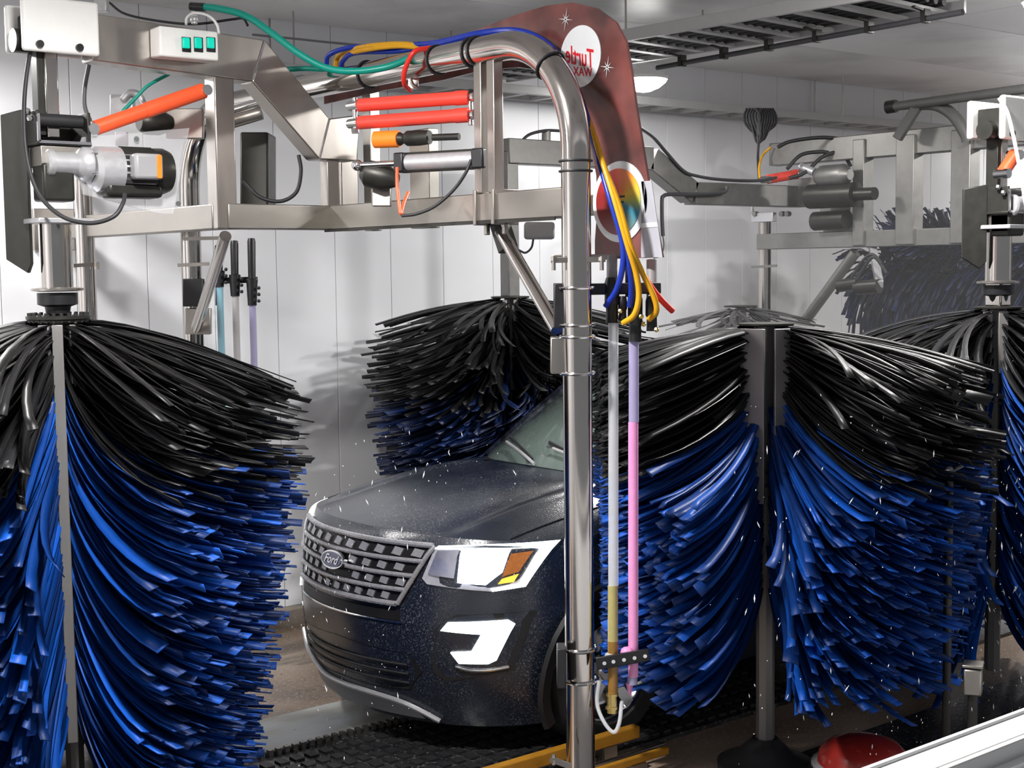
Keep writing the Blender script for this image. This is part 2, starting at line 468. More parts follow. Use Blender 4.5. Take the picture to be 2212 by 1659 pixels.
# floor furniture ---------------------------------------------------
single('lime_streak', MB().box((2.6, 6.08, .002), (4.6, .34, .004)).box((2.4, 6.33, .0015), (4.0, .22, .003)), 'lime_scale',
       'pale dried foam streak on the concrete beside the belt', 'stain', kind='stuff')
single('wet_shade_mat', MB().box((8.2, 3.15, .006), (22.0, 2.25, .012)), 'belt_and_wet_shade', 'wide added black mat for wet tone and brush shade along the window side of the floor', 'mat', bevel=.004)  # added sheet: shade of brushes and near wall put into its black, over wet floor
cv = thing('conveyor_belt', 'dark grated conveyor belt with a chain edge running under the vehicle', 'conveyor', (3.0, 5.4, 0))
part(cv, 'belt', MB().box((6.5, 5.35, .012), (18.0, 1.05, .024)), 'belt_and_wet_shade')
mb = MB(); mc = MB()
for i in range(120):
    x = .6 + i * .045
    mb.box((x, 5.875, .035), (.022, .03, .03)); mc.cyl((x + .022, 5.86, .034), (x + .022, 5.895, .034), .009, 8)
part(cv, 'chain_link', mb, 'steel_dull', kind='stuff'); part(cv, 'chain_pin', mc, 'rubber', kind='stuff')
mb = MB()
for i in range(60):
    for j in range(9):
        mb.box((1.2 + i * .08, 4.9 + j * .105, .028), (.05, .06, .012))
part(cv, 'tread_cleat', mb, 'rubber', kind='stuff')


def rail(label, px0, py0, px1, py1, z, w, h, mat):
    a = at(px0, py0, Z=z); b = at(px1, py1, Z=z)
    y = (a.y + b.y) / 2
    r = thing('guide_rail', label, 'rail', (a.x, y, 0), 'wheel guide rails')
    part(r, 'bar', MB().box(((a.x - 2.2 + b.x) / 2, y, z - h / 2), (b.x - a.x + 2.2, w, h)), mat, bevel=.006)
    mb = MB()
    for i in range(5):
        part(r, 'foot', MB().box((a.x - 1.2 + i * (b.x - a.x + 1.0) / 4, y, (z - h) / 2), (.08, .07, z - h)), 'steel_dull')
    return r


rail('broad yellow wheel guide rail just under the bumper', 930, 1654, 1435, 1586, .13, .05, .06, 'yellow_paint')
rail('thin yellow rail along the window side of the track', 1300, 1650, 1450, 1615, .10, .03, .035, 'yellow_paint')
rail('slim bare steel rod between the two yellow rails', 1290, 1645, 1440, 1603, .085, .02, .02, 'steel')

# ceiling lamps -----------------------------------------------------
LL = ['glowing round ceiling lamp just right of the red sign board', 'round ceiling lamp above the left brush by the far wall, outside the view',
      'round ceiling lamp far down the bay by the far wall', 'glowing round ceiling lamp cut off by the right edge of the photo',
      'round ceiling lamp over the window side left, outside the view', 'round ceiling lamp over the bent pipe, above the view',
      'round ceiling lamp beyond the right edge on the window side', 'round ceiling lamp near the left end wall']
for (x, y, z, wt), lb in zip(LAMPS, LL):
    t = thing('ceiling_lamp', lb, 'lamp', (x, y, z), 'round ceiling lamps')
    part(t, 'housing', MB().lathe((x, y, z), (0, 0, 1), [(.0, .17), (.02, .175), (.05, .13), (.08, .06), (.10, .05)]).cyl((x, y, z + .1), (x, y, CEIL - .01), .02), 'white_paint')
    part(t, 'lens', MB().lathe((x, y, z), (0, 0, -1), [(-.004, .168), (.02, .155), (.055, .11), (.08, .05), (.086, .01)]), 'lamp_lens')
    ld = bpy.data.lights.new('lamp_light', 'AREA'); ld.shape = 'DISK'; ld.size = .3; ld.energy = wt; ld.color = (1, .975, .95)
    lo = bpy.data.objects.new('lamp_light', ld); COL.objects.link(lo); lo.location = (0, 0, -.1); lo.parent = t


# cable trays ------------------------------------------------------
def tray(label, p0, p1, width, wdir, nr, z_h=.07):
    p0, p1 = Vector(p0), Vector(p1); wd = Vector(wdir)
    t = thing('cable_tray', label, 'tray', p0)
    for sgn in (-1, 1):
        part(t, 'side_rail', MB().beam(p0 + wd * sgn * width / 2, p1 + wd * sgn * width / 2, .03, z_h), 'tray_paint', bevel=.004)
    for i in range(nr):
        c = p0.lerp(p1, (i + .5) / nr) - Vector((0, 0, z_h * .3))
        part(t, 'rung', MB().beam(c - wd * width / 2, c + wd * width / 2, .055, .02), 'tray_paint')
    hz = CEIL - .02
    for f in (.06, .5, .94):
        c = p0.lerp(p1, f)
        for sgn in (-1, 1):
            a = c + wd * sgn * width / 2
            part(t, 'hanger_rod', MB().cyl(a, (a.x, a.y, hz), .006, 8), 'steel_dull')
    return t


tz = 3.70
e0 = at(2085, 22, Z=tz); 
L0, L1 = at(2085, 14, Z=tz), at(1364, 126, Z=tz)
dr = (L1 - L0).normalized(); nr_ = Vector((dr.y, -dr.x, 0)); nr_ = nr_ if nr_.x > 0 else -nr_
L1 = L0 + dr * ((WALL_Y - .06 - L0.y) / dr.y)
c0_, c1_ = L0 - nr_ * .36, L1 - nr_ * .36
if c1_.y > WALL_Y - .08: c1_ = c0_ + dr * ((WALL_Y - .08 - c0_.y) / dr.y)
tray('wide ladder cable tray crossing the ceiling from the far wall', c0_, c1_, .72, nr_, 15)
wz = at(1800, 262, Y=7.95).z
tray('narrow ladder cable tray hung along the far wall', (3.8, 7.9, wz), (16.0, 7.9, wz), .3, (0, 1, 0), 40, .06)
q0 = at(2080, 26, Z=tz - .1); q1 = at(1445, 142, Z=tz - .1)
q1 = q0 + (q1 - q0) * min(1.05, (WALL_Y - .35 - q0.y) / (q1.y - q0.y))
cp = thing('conduit_pipe', 'thin dark conduit with clips under the wide cable tray', 'pipe', q0)
part(cp, 'pipe', MB().cyl(q0, q1, .016, 10), 'cable_dark')
for i in range(6):
    part(cp, 'clip', MB().box(q0.lerp(q1, .1 + .16 * i) + Vector((0, 0, .015)), (.05, .03, .07)), 'dark_plate')
    part(cp, 'clip_arm', MB().beam(q0.lerp(q1, .1 + .16 * i) + Vector((0, 0, .04)), q0.lerp(q1, .1 + .16 * i) - nr_ * .12 + Vector((0, 0, .05)), .02, .01), 'dark_plate')
mb = MB()
for i in range(7):
    o_ = nr_ * (-.28 + i * .085) + Vector((0, 0, -.005))
    mb.tube(smoothpath([c0_ + o_ + Vector((0, 0, .02)) + dr * .05, c0_.lerp(c1_, .5) + o_ + nr_ * .02, c1_ + o_ - dr * .1], 4), .022, 8)
single('tray_cables', mb, 'rubber', 'bunch of thick black cables lying in the wide ceiling tray', 'cables', kind='stuff')

# ================================================================== THE CAR (nose towards -X)
CX0, CYC = 3.6, 5.9
_pw = [.16, .2, .3, .4, .5, .65, .75, .9, 1.0, 1.06, 1.09]; _pu = [.11, .09, .05, .025, .01, 0, .01, .035, .06, .10, .14]


def c_ve(w): return .985 - .05 * ((w - .75) / .5) ** 2
def c_F(q, w):
    a = abs(q)
    return .45 * a * a + .3 * a ** 10 + float(np.interp(w, _pw, _pu)) * (1 - .3 * a)
def c_S(q, w): return Vector((CX0 + c_F(q, w), CYC - q * c_ve(w), w))
def c_n(q, w):
    e = .004
    a = c_S(min(q + e, 1), w) - c_S(max(q - e, -1), w); b = c_S(q, w + e) - c_S(q, w - e)
    n = a.cross(b).normalized()
    return n if n.x < 0 else -n
def c_wt(q): return 1.085 - .03 * abs(q) ** 2          # bonnet front edge height
def on(q, w, off): return c_S(q, w) + c_n(q, w) * off


def poly_on(pts, off, th, sub=5):
    """polygon in (q,w) laid on the front of the car, with thickness"""
    P = []
    for i in range(len(pts)):
        a, b = pts[i], pts[(i + 1) % len(pts)]
        for j in range(sub): P.append((a[0] + (b[0] - a[0]) * j / sub, a[1] + (b[1] - a[1]) * j / sub))
    fr = [on(q, w, off) for q, w in P]; bk = [on(q, w, off - th) for q, w in P]
    n = len(P)
    return MB().add(fr + bk, [tuple(range(n)), tuple(range(2 * n - 1, n - 1, -1))] + [(i, i + n, (i + 1) % n + n, (i + 1) % n) for i in range(n)])


def quad_on(c4, off, th, nu=12, nv=4):
    """bilinear patch in (q,w); corners in order"""
    P = []; N = []
    for i in range(nu + 1):
        s = i / nu; r = []; rn = []
        for j in range(nv + 1):
            t = j / nv
            q = (c4[0][0] * (1 - s) + c4[1][0] * s) * (1 - t) + (c4[3][0] * (1 - s) + c4[2][0] * s) * t
            w = (c4[0][1] * (1 - s) + c4[1][1] * s) * (1 - t) + (c4[3][1] * (1 - s) + c4[2][1] * s) * t
            r.append(on(q, w, off)); rn.append(c_n(q, w) * -th)
        P.append(r); N.append(rn)
    return MB().shell(P, N)


car = thing('suv', 'dark navy sport utility vehicle with lit headlights between the spinning brushes', 'car', (CX0 + 2.45, CYC, 0))
# bumper and nose
P = []
for i in range(61):
    q = -1 + 2 * i / 60
    q = math.copysign(abs(q) ** .8, q)
    P.append([c_S(q, .17 + (c_wt(q) - .17) * j / 30) for j in range(31)])
mb = MB().grid(P)
mb.grid([[P[i][0], P[i][0] + Vector((.5, 0, .02))] for i in range(61)])
nose = part(car, 'front_bumper', mb, 'car_paint', ang=60)
# bonnet and wings
UC = 1.32


def c_top(q, s):
    uf = c_F(q, c_wt(q)); uc = UC + .38 * abs(q) ** 3
    u = uf + (uc - uf) * s; a = abs(q)
    base = c_wt(q) + .165 * (1 - (1 - s) ** 2.0) * (1 - .62 * a ** 4)
    ridge = .016 * math.exp(-((a - .66 + .05 * s) / .05) ** 2) * min(1, s * 6) - .010 * math.exp(-((a - .58 + .05 * s) / .05) ** 2) * min(1, s * 6)
    v = q * (c_ve(c_wt(q)) * (1 - s) + s * (.955))
    return Vector((CX0 + u, CYC - v, base + ridge))


P = [[c_top(-1 + 2 * i / 80, j / 26) for j in range(27)] for i in range(81)]
part(car, 'bonnet', MB().grid(P), 'car_paint', ang=60)
# shut line around the bonnet
for sg in (-1, 1):
    part(car, 'bonnet_gap', MB().tube([c_top(sg * .84, .02 + .98 * j / 20) + Vector((0, 0, .001)) for j in range(21)], .004, 6), 'black_plastic')
# flanks with wheel openings
REAR = 5.0
WH = [(.98, .37), (3.86, .37)]


def belt(u):
    if u <= UC + .38:
        lo, hi = 0, 1
        uf = c_F(1, c_wt(1)); s = min(1, max(0, (u - uf) / (UC + .38 - uf)))
        return c_top(1, s).z, abs(c_top(1, s).y - CYC)
    return c_top(1, 1).z + .03 * min(1, (u - 1.7) / 2), .955


for sg, nm in ((1, 'near'), (-1, 'far')):
    mb = MB(); P = []
    nu, nw = 110, 26
    for i in range(nu + 1):
        row = []
        for j in range(nw + 1):
            wn_ = j / nw
            u0 = c_F(1, .2 + .85 * wn_); u = u0 + (REAR - u0) * i / nu
            wtop, vt = belt(u); w = .25 + (wtop - .25) * wn_
            ve_ = c_ve(w); v = ve_ + (vt - ve_) * max(0, wn_ - .8) / .2
            tail = max(0, u - 4.4) / .6; v -= .12 * tail ** 2
            row.append((u, v, w))
        P.append(row)
    for i in range(nu + 1):
        for j in range(nw + 1):
            u, v, w = P[i][j]
            for cu, cw in WH:
                d = math.hypot(u - cu, w - cw)
                if .36 < d < .44:
                    f = .42 / d; u, w = cu + (u - cu) * f, cw + (w - cw) * f
            P[i][j] = (u, v, w)
    base = len(mb.v)
    mb.v.extend(Vector((CX0 + u, CYC - sg * v, w)) for row in P for u, v, w in row)
    for i in range(nu):
        for j in range(nw):
            q4 = [(i, j), (i, j + 1), (i + 1, j + 1), (i + 1, j)]
            cu_ = sum(P[a][b][0] for a, b in q4) / 4; cw_ = sum(P[a][b][2] for a, b in q4) / 4
            if any(math.hypot(cu_ - x, cw_ - z) < .415 for x, z in WH): continue
            mb.f.append(tuple(a * (nw + 1) + b for a, b in q4))
    part(car, 'side_panel', mb, 'car_paint', ang=60)
    for cu, cw in WH:
        # arch trim, liner, wheel
        ring = []
        for k in range(25):
            a = math.radians(-25 + 230 * k / 24)
            ring.append([Vector((CX0 + cu + math.cos(a) * r, CYC - sg * (c_ve(max(.3, cw + math.sin(a) * r)) + d), max(.14, cw + math.sin(a) * r))) for r, d in ((.405, -.16), (.405, .012), (.455, .016), (.47, -.002))])
        part(car, 'wheel_arch', MB().grid(ring), 'black_plastic')
        yv = CYC - sg * .83
        whl = part(car, 'wheel', MB().lathe((CX0 + cu, yv, cw), (0, sg * -1, 0), [(-.11, .25), (-.12, .33), (-.09, .365), (.08, .37), (.115, .345), (.122, .26), (.10, .245), (.02, .235)], 36), 'tyre')
        mr = MB().lathe((CX0 + cu, yv, cw), (0, sg * -1, 0), [(.015, .24), (.06, .242), (.108, .25), (.112, .243), (.09, .225), (.03, .215), (.02, .05)], 32)
        part(whl, 'rim', mr, 'chrome')
        ms = MB()
        for k in range(5):
            a = 2 * math.pi * k / 5 + .3
            dr = Vector((math.cos(a), 0, math.sin(a)))
            ms.beam(Vector((CX0 + cu, yv - sg * .075, cw)) + dr * .03, Vector((CX0 + cu, yv - sg * .09, cw)) + dr * .235, .055, .03, up=(0, 1, 0))
        ms.cyl((CX0 + cu, yv - sg * .06, cw), (CX0 + cu, yv - sg * .1, cw), .05, 16)
        part(whl, 'spoke', ms, 'chrome')
# underbody and rear
part(car, 'underbody', MB().box((CX0 + 2.6, CYC, .33), (4.2, 1.36, .22)), 'black_plastic')
part(car, 'tailgate', MB().prism([(CX0 + REAR, CYC - .83, .3), (CX0 + REAR, CYC + .83, .3), (CX0 + REAR - .02, CYC + .83, 1.1), (CX0 + REAR - .02, CYC - .83, 1.1)], (-.1, 0, 0)), 'car_paint')


# cabin
def ws_pt(q, s):
    a = abs(q)
    b = Vector((CX0 + UC - .04 + .36 * a ** 2.6, CYC - q * .86, 1.235 - .045 * a ** 2))
    t = Vector((CX0 + 2.15 + .14 * a * a, CYC - q * .66, 1.745 - .05 * a * a))
    p = b.lerp(t, s); p.z += .05 * s * (1 - s); return p


P = [[ws_pt(-1 + 2 * i / 24, j / 10) for j in range(11)] for i in range(25)]
part(car, 'windscreen', MB().shell(P, Vector((.012, 0, -.01))), 'windshield')
for sg in (-1, 1):
    part(car, 'pillar', MB().tube([ws_pt(sg, j / 10) for j in range(11)], .035, 8), 'car_paint')
rf = []
for i in range(25):
    q = -1 + 2 * i / 24
    row = [ws_pt(q, 1)]
    for j in range(1, 13):
        s = j / 12
        x = row[0].x + (CX0 + 4.55 - row[0].x) * s
        z = row[0].z + .035 * math.sin(math.pi * min(1, s * 1.1)) - .10 * max(0, s - .6) ** 2 * 4
        row.append(Vector((x, row[0].y, z)))
    rf.append(row)
part(car, 'roof', MB().shell(rf, Vector((0, 0, -.03))), 'car_paint')
part(car, 'rear_window', MB().shell([[rf[i][-1].lerp(Vector((CX0 + REAR - .04, CYC - (-1 + 2 * i / 24) * .8, 1.1)), j / 4) for j in range(5)] for i in range(25)], Vector((-.02, 0, 0))), 'glass_dark')
for sg in (-1, 1):
    # side glass follows the roof edge down to the belt line
    i_ = 24 if sg == 1 else 0
    top = rf[i_]; lo0 = ws_pt(sg, 0)
    cells = [(0.02, .30), (.33, .62), (.65, .97)]
    for a, b in cells:
        g = []
        for k in range(7):
            s = a + (b - a) * k / 6
            tp = top[0].lerp(top[-1], s) - Vector((0, 0, .05))
            bx = lo0.x + (CX0 + 4.75 - lo0.x) * s
            bt = Vector((bx, CYC - sg * .93, 1.13))
            g.append([bt.lerp(tp, j / 3) for j in range(4)])
        part(car, 'side_window', MB().shell(g, Vector((0, sg * .015, 0))), 'glass_dark')
    for s in (.315, .635, .985):
        tp = top[0].lerp(top[-1], s) - Vector((0, 0, .02)); bt = Vector((lo0.x + (CX0 + 4.75 - lo0.x) * s, CYC - sg * .94, 1.08))
        part(car, 'pillar', MB().beam(bt, tp, .07, .05, up=(0, 1, 0)), 'car_paint')
    # mirror
    mx = Vector((CX0 + 1.95, CYC - sg * 1.06, 1.2))
    part(car, 'door_mirror', MB().ball(mx, .13, 14, (.55, 1, .75)), 'car_paint')
# cowl and wipers
part(car, 'cowl', MB().grid([[c_top(-.92 + 1.84 * i / 20, .97) + Vector((0, 0, .002)), ws_pt((-.92 + 1.84 * i / 20) * .95, .02) + Vector((0, 0, .004))] for i in range(21)]), 'black_plastic')
for q0, q1, s1 in ((.02, -.55, .16), (.62, .05, .16)):
    a = ws_pt(q0, .02) + Vector((-.02, 0, .02)); b = ws_pt(q1, s1) + Vector((-.025, 0, .02))
    wp = part(car, 'wiper', MB().tube(smoothpath([a, a.lerp(b, .3) + Vector((-.02, 0, .02)), b], 5), .009, 8), 'aluminium')
    part(wp, 'blade', MB().beam(ws_pt(q0 - .08, .06) + Vector((-.012, 0, .012)), ws_pt(q1 - .12, s1 + .05) + Vector((-.012, 0, .012)), .012, .02), 'rubber')

# grille: dark recess, long chrome bars, rows of short bright teeth
gt, gb = (.575, 1.03), (.43, .755)
gr = part(car, 'grille', quad_on([(-gb[0], gb[1]), (gb[0], gb[1]), (gt[0], gt[1]), (-gt[0], gt[1])], .006, .01, 30, 8), 'black_plastic')
nbar = 5
for k in range(nbar):
    t = k / (nbar - 1); w = gb[1] + (gt[1] - gb[1]) * t; qm = gb[0] + (gt[0] - gb[0]) * t
    r_ = .0135 if k in (0, nbar - 1) else .011
    part(gr, 'bar', MB().tube([on(-qm + 2 * qm * i / 30, w, .018) for i in range(31)], r_, 8), 'grille_chrome')
for k in range(nbar - 1):
    for rr_ in (0,):
        t = (k + .5) / (nbar - 1); w = gb[1] + (gt[1] - gb[1]) * t; qm = gb[0] + (gt[0] - gb[0]) * t - .02
        nt_ = 10
        for i in range(nt_):
            q = -qm + 2 * qm * (i + .25 + .5 * (k % 2)) / nt_
            if abs(q) < .11 and k in (1, 2): continue
            h = .034; l = qm / nt_ * .6
            part(gr, 'tooth', quad_on([(q - l, w - h * .35), (q + l * .6, w - h * .55), (q + l, w + h * .35), (q - l * .6, w + h * .55)], .014, .012, 2, 1), 'grille_chrome')
for sg in (-1, 1):
    part(gr, 'edge_trim', MB().tube([on(sg * (gb[0] + (gt[0] - gb[0]) * j / 8 + .006), gb[1] + (gt[1] - gb[1]) * j / 8, .014) for j in range(9)], .012, 8), 'grille_chrome')
# oval badge with script
bc = c_S(0, .905); bn = c_n(0, .905)
by = Vector((0, -1, 0)); bz = bn.cross(by).normalized(); bz = bz if bz.z > 0 else -bz
def oval(a, b, off, th, n=32):
    c0 = bc + bn * off
    return MB().prism([c0 + by * math.cos(2 * math.pi * k / n) * a + bz * math.sin(2 * math.pi * k / n) * b for k in range(n)], bn * -th)
bd = part(gr, 'badge', oval(.098, .046, .045, .03), 'chrome')
part(bd, 'badge_face', oval(.088, .037, .049, .006), 'badge_blue')
tv, tf = flat_text('Ford', .062, .35, .001)
part(bd, 'badge_script', MB().add([bc + bn * (.051 + v.z) + by * v.x + bz * v.y for v in tv], tf), 'chrome', smooth=False)

# headlights
def mir(pts, sg): return [(q * sg, w) for q, w in pts]
HL = [(.545, .885), (.57, .86), (.815, .838), (.90, .855), (.955, 1.052), (.78, 1.045), (.588, 1.025)]
for sg in (1, -1):
    hb = part(car, 'headlight', poly_on(mir(HL, sg), .008, .02), 'headlight_body')
    part(hb, 'main_lamp', poly_on(mir([(.70, .875), (.80, .868), (.845, .925), (.86, 1.03), (.70, 1.025)], sg), .014, .01), 'headlight_on')
    part(hb, 'inner_lamp', poly_on(mir([(.572, .905), (.685, .895), (.69, 1.02), (.60, 1.012)], sg), .013, .01), 'reflector')
    part(hb, 'light_strip', poly_on(mir([(.588, 1.018), (.60, 1.032), (.78, 1.047), (.957, 1.055), (.902, .856), (.82, .838), (.815, .852), (.888, .872), (.925, 1.028), (.78, 1.030)], sg), .018, .012), 'drl_on')
    part(hb, 'turn_lens', poly_on(mir([(.845, .905), (.885, .925), (.912, 1.015), (.862, 1.005)], sg), .016, .01), 'amber_lens')
    part(hb, 'turn_bulb', poly_on(mir([(.835, .872), (.875, .88), (.885, .915), (.845, .895)], sg), .017, .01), 'amber_on')
    # hooked running light in the bumper
    fg = part(car, 'fog_surround', poly_on(mir([(.60, .44), (.66, .40), (.88, .46), (.93, .74), (.70, .725), (.62, .66)], sg), .003, .01), 'black_plastic')
    part(fg, 'running_light', poly_on(mir([(.645, .650), (.672, .690), (.868, .705), (.885, .685), (.838, .515), (.815, .498), (.715, .497), (.683, .548), (.760, .556), (.795, .640)], sg), .012, .014), 'drl_on')
    part(fg, 'chrome_lip', MB().tube([on(sg * (.70 + .17 * j / 8), .462 + .018 * (j / 8 - .5) ** 2 * 4, .008) for j in range(9)], .006, 6), 'chrome')
# bumper seam, lower intake and skid trim
part(car, 'bumper_slot', quad_on([(-.45, .675), (.45, .675), (.44, .725), (-.44, .725)], .004, .01, 24, 2), 'black_plastic')
part(car, 'bumper_bright_line', MB().tube([on(-.46 + .92 * i / 24, .668, .006) for i in range(25)], .005, 6), 'chrome')
it = part(car, 'lower_intake', poly_on([(-.56, .50), (-.50, .36), (-.25, .325), (.25, .325), (.47, .34), (.55, .44), (.50, .52), (.0, .54)], .004, .01, 6), 'black_plastic')
for k in range(3):
    w = .375 + .045 * k
    part(it, 'mesh_bar', MB().tube([on(-.48 + .96 * i / 24, w, .008) for i in range(25)], .006, 6), 'rubber')
TR = [(-.60, .43), (-.53, .375), (-.46, .345), (-.22, .298), (0, .292), (.22, .292), (.40, .275), (.50, .245), (.60, .195)]
part(car, 'skid_trim', MB().tube(smoothpath([on(q, w, .014) for q, w in TR], 4), .013, 8), 'aluminium')
part(car, 'skid_plate', quad_on([(-.46, .20), (.52, .19), (.46, .265), (-.40, .31)], .006, .012, 20, 4), 'grey_paint')

# ================================================================== SPRAY ARCH over the vehicle
PXX, PY1, PY2 = 3.667, 4.15, 7.48
az = at(1050, 108, X=PXX).z          # height of the arch pipe's axis
PR = .058; BR = .44
arch = thing('spray_arch', 'tall bent stainless pipe arch standing in front of the vehicle', 'arch', (PXX, PY1, 0))
pts = [(PXX, PY1, 0.0), (PXX, PY1, az - BR)]
for k in range(1, 13):
    a = math.pi / 2 * k / 12; pts.append((PXX, PY1 + BR * (1 - math.cos(a)), az - BR + BR * math.sin(a)))
for k in range(0, 13):
    a = math.pi / 2 * (1 - k / 12); pts.append((PXX, PY2 - BR * (1 - math.cos(a)), az - BR + BR * math.sin(a)))
pts.append((PXX, PY2, 0.0))
part(arch, 'pipe', MB().tube(pts, PR, 28), 'pipe', ang=60)
for y in (PY1, PY2):
    part(arch, 'base_plate', MB().box((PXX, y, .01), (.26, .26, .02)), 'steel', bevel=.004)


def ubolt(par, c, z, r=.068, th=.006, side=-1, mat='steel'):
    """U-bolt round a pole at height z, open end on the +X side"""
    pts = [Vector((c[0] + .10, c[1] - r, z + .012))] + [Vector((c[0] - r * math.sin(a) * 1, c[1] - r * math.cos(a), z)) for a in [math.pi * k / 12 for k in range(13)]] + [Vector((c[0] + .10, c[1] + r, z + .012))]
    return part(par, 'u_bolt', MB().tube(pts, th, 8), mat)


def zof(px, py, y=PY1): return at(px, py, Y=y).z


for y_ in (622, 702, 727, 806, 1402, 1470):
    # strap bolts face the camera side of the pole
    z = zof(1248, y_)
    r = .066; pts = []
    for k in range(17):
        a = math.radians(140 + 200 * k / 16)     # round the camera side
        a2 = a + math.radians(51.2 - 90 + 0)
        pts.append(Vector((PXX + math.cos(a2 + math.radians(180 - 140 + 10)) * 0, 0, 0)))
    pts = []
    for k in range(17):
        a = TH + math.pi + math.radians(-100 + 200 * k / 16)
        pts.append(Vector((PXX + math.cos(a) * r, PY1 + math.sin(a) * r, z)))
    pts = [pts[0] + _fh * .03] + pts + [pts[-1] + _fh * .03]
    part(arch, 'u_bolt', MB().tube(pts, .0065, 8), 'chrome')


def slab(px0, py0, px1, py1, D, dep, ax='cam'):
    """upright box seen at the given pixel rectangle, at depth D, dep metres deep, turned square to the bay (Y-facing) or camera"""
    c = at((px0 + px1) / 2, (py0 + py1) / 2, D=D); w = (px1 - px0) / FPX * D; h = (py1 - py0) / FPX * D
    return MB().obox(c, RT * w / 2, Vector((_fh.x, _fh.y, 0)) * dep / 2, UP * h / 2)


def ybox(px0, py0, px1, py1, Y, dep):
    """box whose window-side face (facing -Y) covers the pixel rectangle"""
    a = at((px0 + px1) / 2, py0, Y=Y); b = at((px0 + px1) / 2, py1, Y=Y)
    l = at(px0, (py0 + py1) / 2, Y=Y); r = at(px1, (py0 + py1) / 2, Y=Y)
    return MB().box(((l.x + r.x) / 2, Y + dep / 2, (a.z + b.z) / 2), (abs(r.x - l.x), dep, abs(a.z - b.z)))


DP = 3050 / 549.8
part(arch, 'bracket_plate', slab(1196, 612, 1222, 708, DP + .02, .10), 'black_plastic', bevel=.004)
part(arch, 'bracket_sleeve', slab(1189, 728, 1222, 806, DP + .01, .08), 'steel', bevel=.004)
part(arch, 'bracket_plate', slab(1203, 1395, 1222, 1480, DP + .02, .10), 'black_plastic', bevel=.004)
# clamp bar with bolts across the pole
cb = part(arch, 'clamp_bar', MB().beam(at(1190, 562, D=DP - .075), at(1308, 560, D=DP - .075), .012, .022).beam(at(1195, 556, D=DP + .075), at(1312, 555, D=DP + .075), .012, .022), 'steel', bevel=.002)
for px in (1196, 1240, 1300):
    p = at(px, 570, D=DP - .075); part(cb, 'bolt', MB().cyl(p + Vector((0, 0, -.025)), p + Vector((0, 0, .03)), .008, 8).cyl(p + Vector((0, 0, .012)), p + Vector((0, 0, .026)), .014, 6), 'steel')
part(arch, 'foot_clamp', MB().beam(at(1190, 1640, D=DP - .09), at(1232, 1655, D=DP - .07), .02, .02).tube([at(1196, 1652, D=DP - .09), at(1196, 1630, D=DP - .09)], .008, 8), 'steel')
for (px, py) in ((1035, 90), (1024, 95), (955, 130), (1185, 150), (1040, 96)):
    pass
# cable ties wrapped round the pipe
def tie(par, c, axis, r=.063, th=.005):
    a = Vector(axis).normalized(); x = a.orthogonal().normalized(); y = a.cross(x)
    part(par, 'cable_tie', MB().tube([Vector(c) + (x * math.cos(t) + y * math.sin(t)) * r for t in [2 * math.pi * k / 20 for k in range(21)]], th, 6), 'rubber')
tie(arch, (PXX, PY1, zof(1248, 348)), (0, 0, 1)); tie(arch, (PXX, PY1, zof(1248, 370)), (0, 0, 1))
for yy in (4.80, 4.76, 5.05, 5.6):
    tie(arch, (PXX, yy, az), (0, 1, 0))
a = math.radians(48); tie(arch, (PXX, PY1 + BR * (1 - math.cos(a)), az - BR + BR * math.sin(a)), (0, math.sin(a), math.cos(a)))

# curved printed sign board behind the pipe, seen from its back
SX = PXX + .24
out_px = [(700, 165), (830, 130), (960, 90), (1040, 60), (1120, 30), (1180, 12), (1235, 5), (1290, 18), (1330, 48), (1352, 90), (1363, 150), (1372, 220), (1385, 300), (1398, 380), (1410, 450), (1430, 556)]
in_px = [(1285, 560), (1285, 520), (1290, 450), (1288, 380), (1276, 310), (1255, 240), (1222, 185), (1170, 152), (1120, 145), (1040, 152), (960, 172), (830, 195), (700, 225)]
pg = [at(x, y, X=SX) for x, y in out_px] + [at(x, y, X=SX) for x, y in in_px]
sign = single('sign_board', MB().prism(pg, (.012, 0, 0)), 'sign_red', 'curved dark red printed sign board behind the bent pipe', 'sign', ang=60)


def disc(cpx, cpy, rpx, off, th=.003, ry=1.0, n=48, X=SX):
    c = at(cpx, cpy, X=X); r = (at(cpx, cpy - rpx, X=X) - c).length
    return c, r, MB().prism([Vector((X - off, c.y + math.cos(2 * math.pi * k / n) * r * ry, c.z + math.sin(2 * math.pi * k / n) * r)) for k in range(n)], (-th, 0, 0))


c1, r1, mb = disc(1255, 122, 67, .001, .004, 1.0)
dsc = part(sign, 'round_logo', mb, 'print_white', 'white round logo with mirrored red lettering')
for body, px, py, hpx in (('Turtle', 1252, 124, 44), ('WAX', 1259, 156, 21)):
    c = at(px, py, X=SX - .006); s = (at(px, py - hpx, X=SX) - at(px, py, X=SX)).length * 1.28
    tv, tf = flat_text(body, s, .06, .0006)
    # the print faces the other way, so from here the words read backwards
    part(dsc, 'lettering', MB().add([Vector((c.x - v.z, c.y + v.x * (.66 if body == 'Turtle' else .95), c.z + v.y + v.x * .16)) for v in tv], tf), 'print_red', smooth=False)
c2, r2, mb = disc(1340, 436, 88, .001, .004, .98)
ring = part(sign, 'oval_logo', mb, 'print_white', 'white ring logo with a rainbow disc')
mb = disc(1338, 436, 72, .0055, .003, .98)[2]
dso = mesh_obj('rainbow_disc', mb, 'print_rainbow', Vector((SX, c2.y, c2.z)))
dso.parent = ring; dso.location = Vector((SX, c2.y, c2.z)) - ORG[sign.name]
ORG[dso.name] = ORG[sign.name]
mb = MB()
for k in range(6):
    z = c2.z + .02 - k * .022; y = c2.y - .01 + .004 * k
    mb.box((SX - .0095, y, z), (.001, .05 - .004 * k, .008))
part(ring, 'dark_print', mb, 'print_dark', smooth=False)
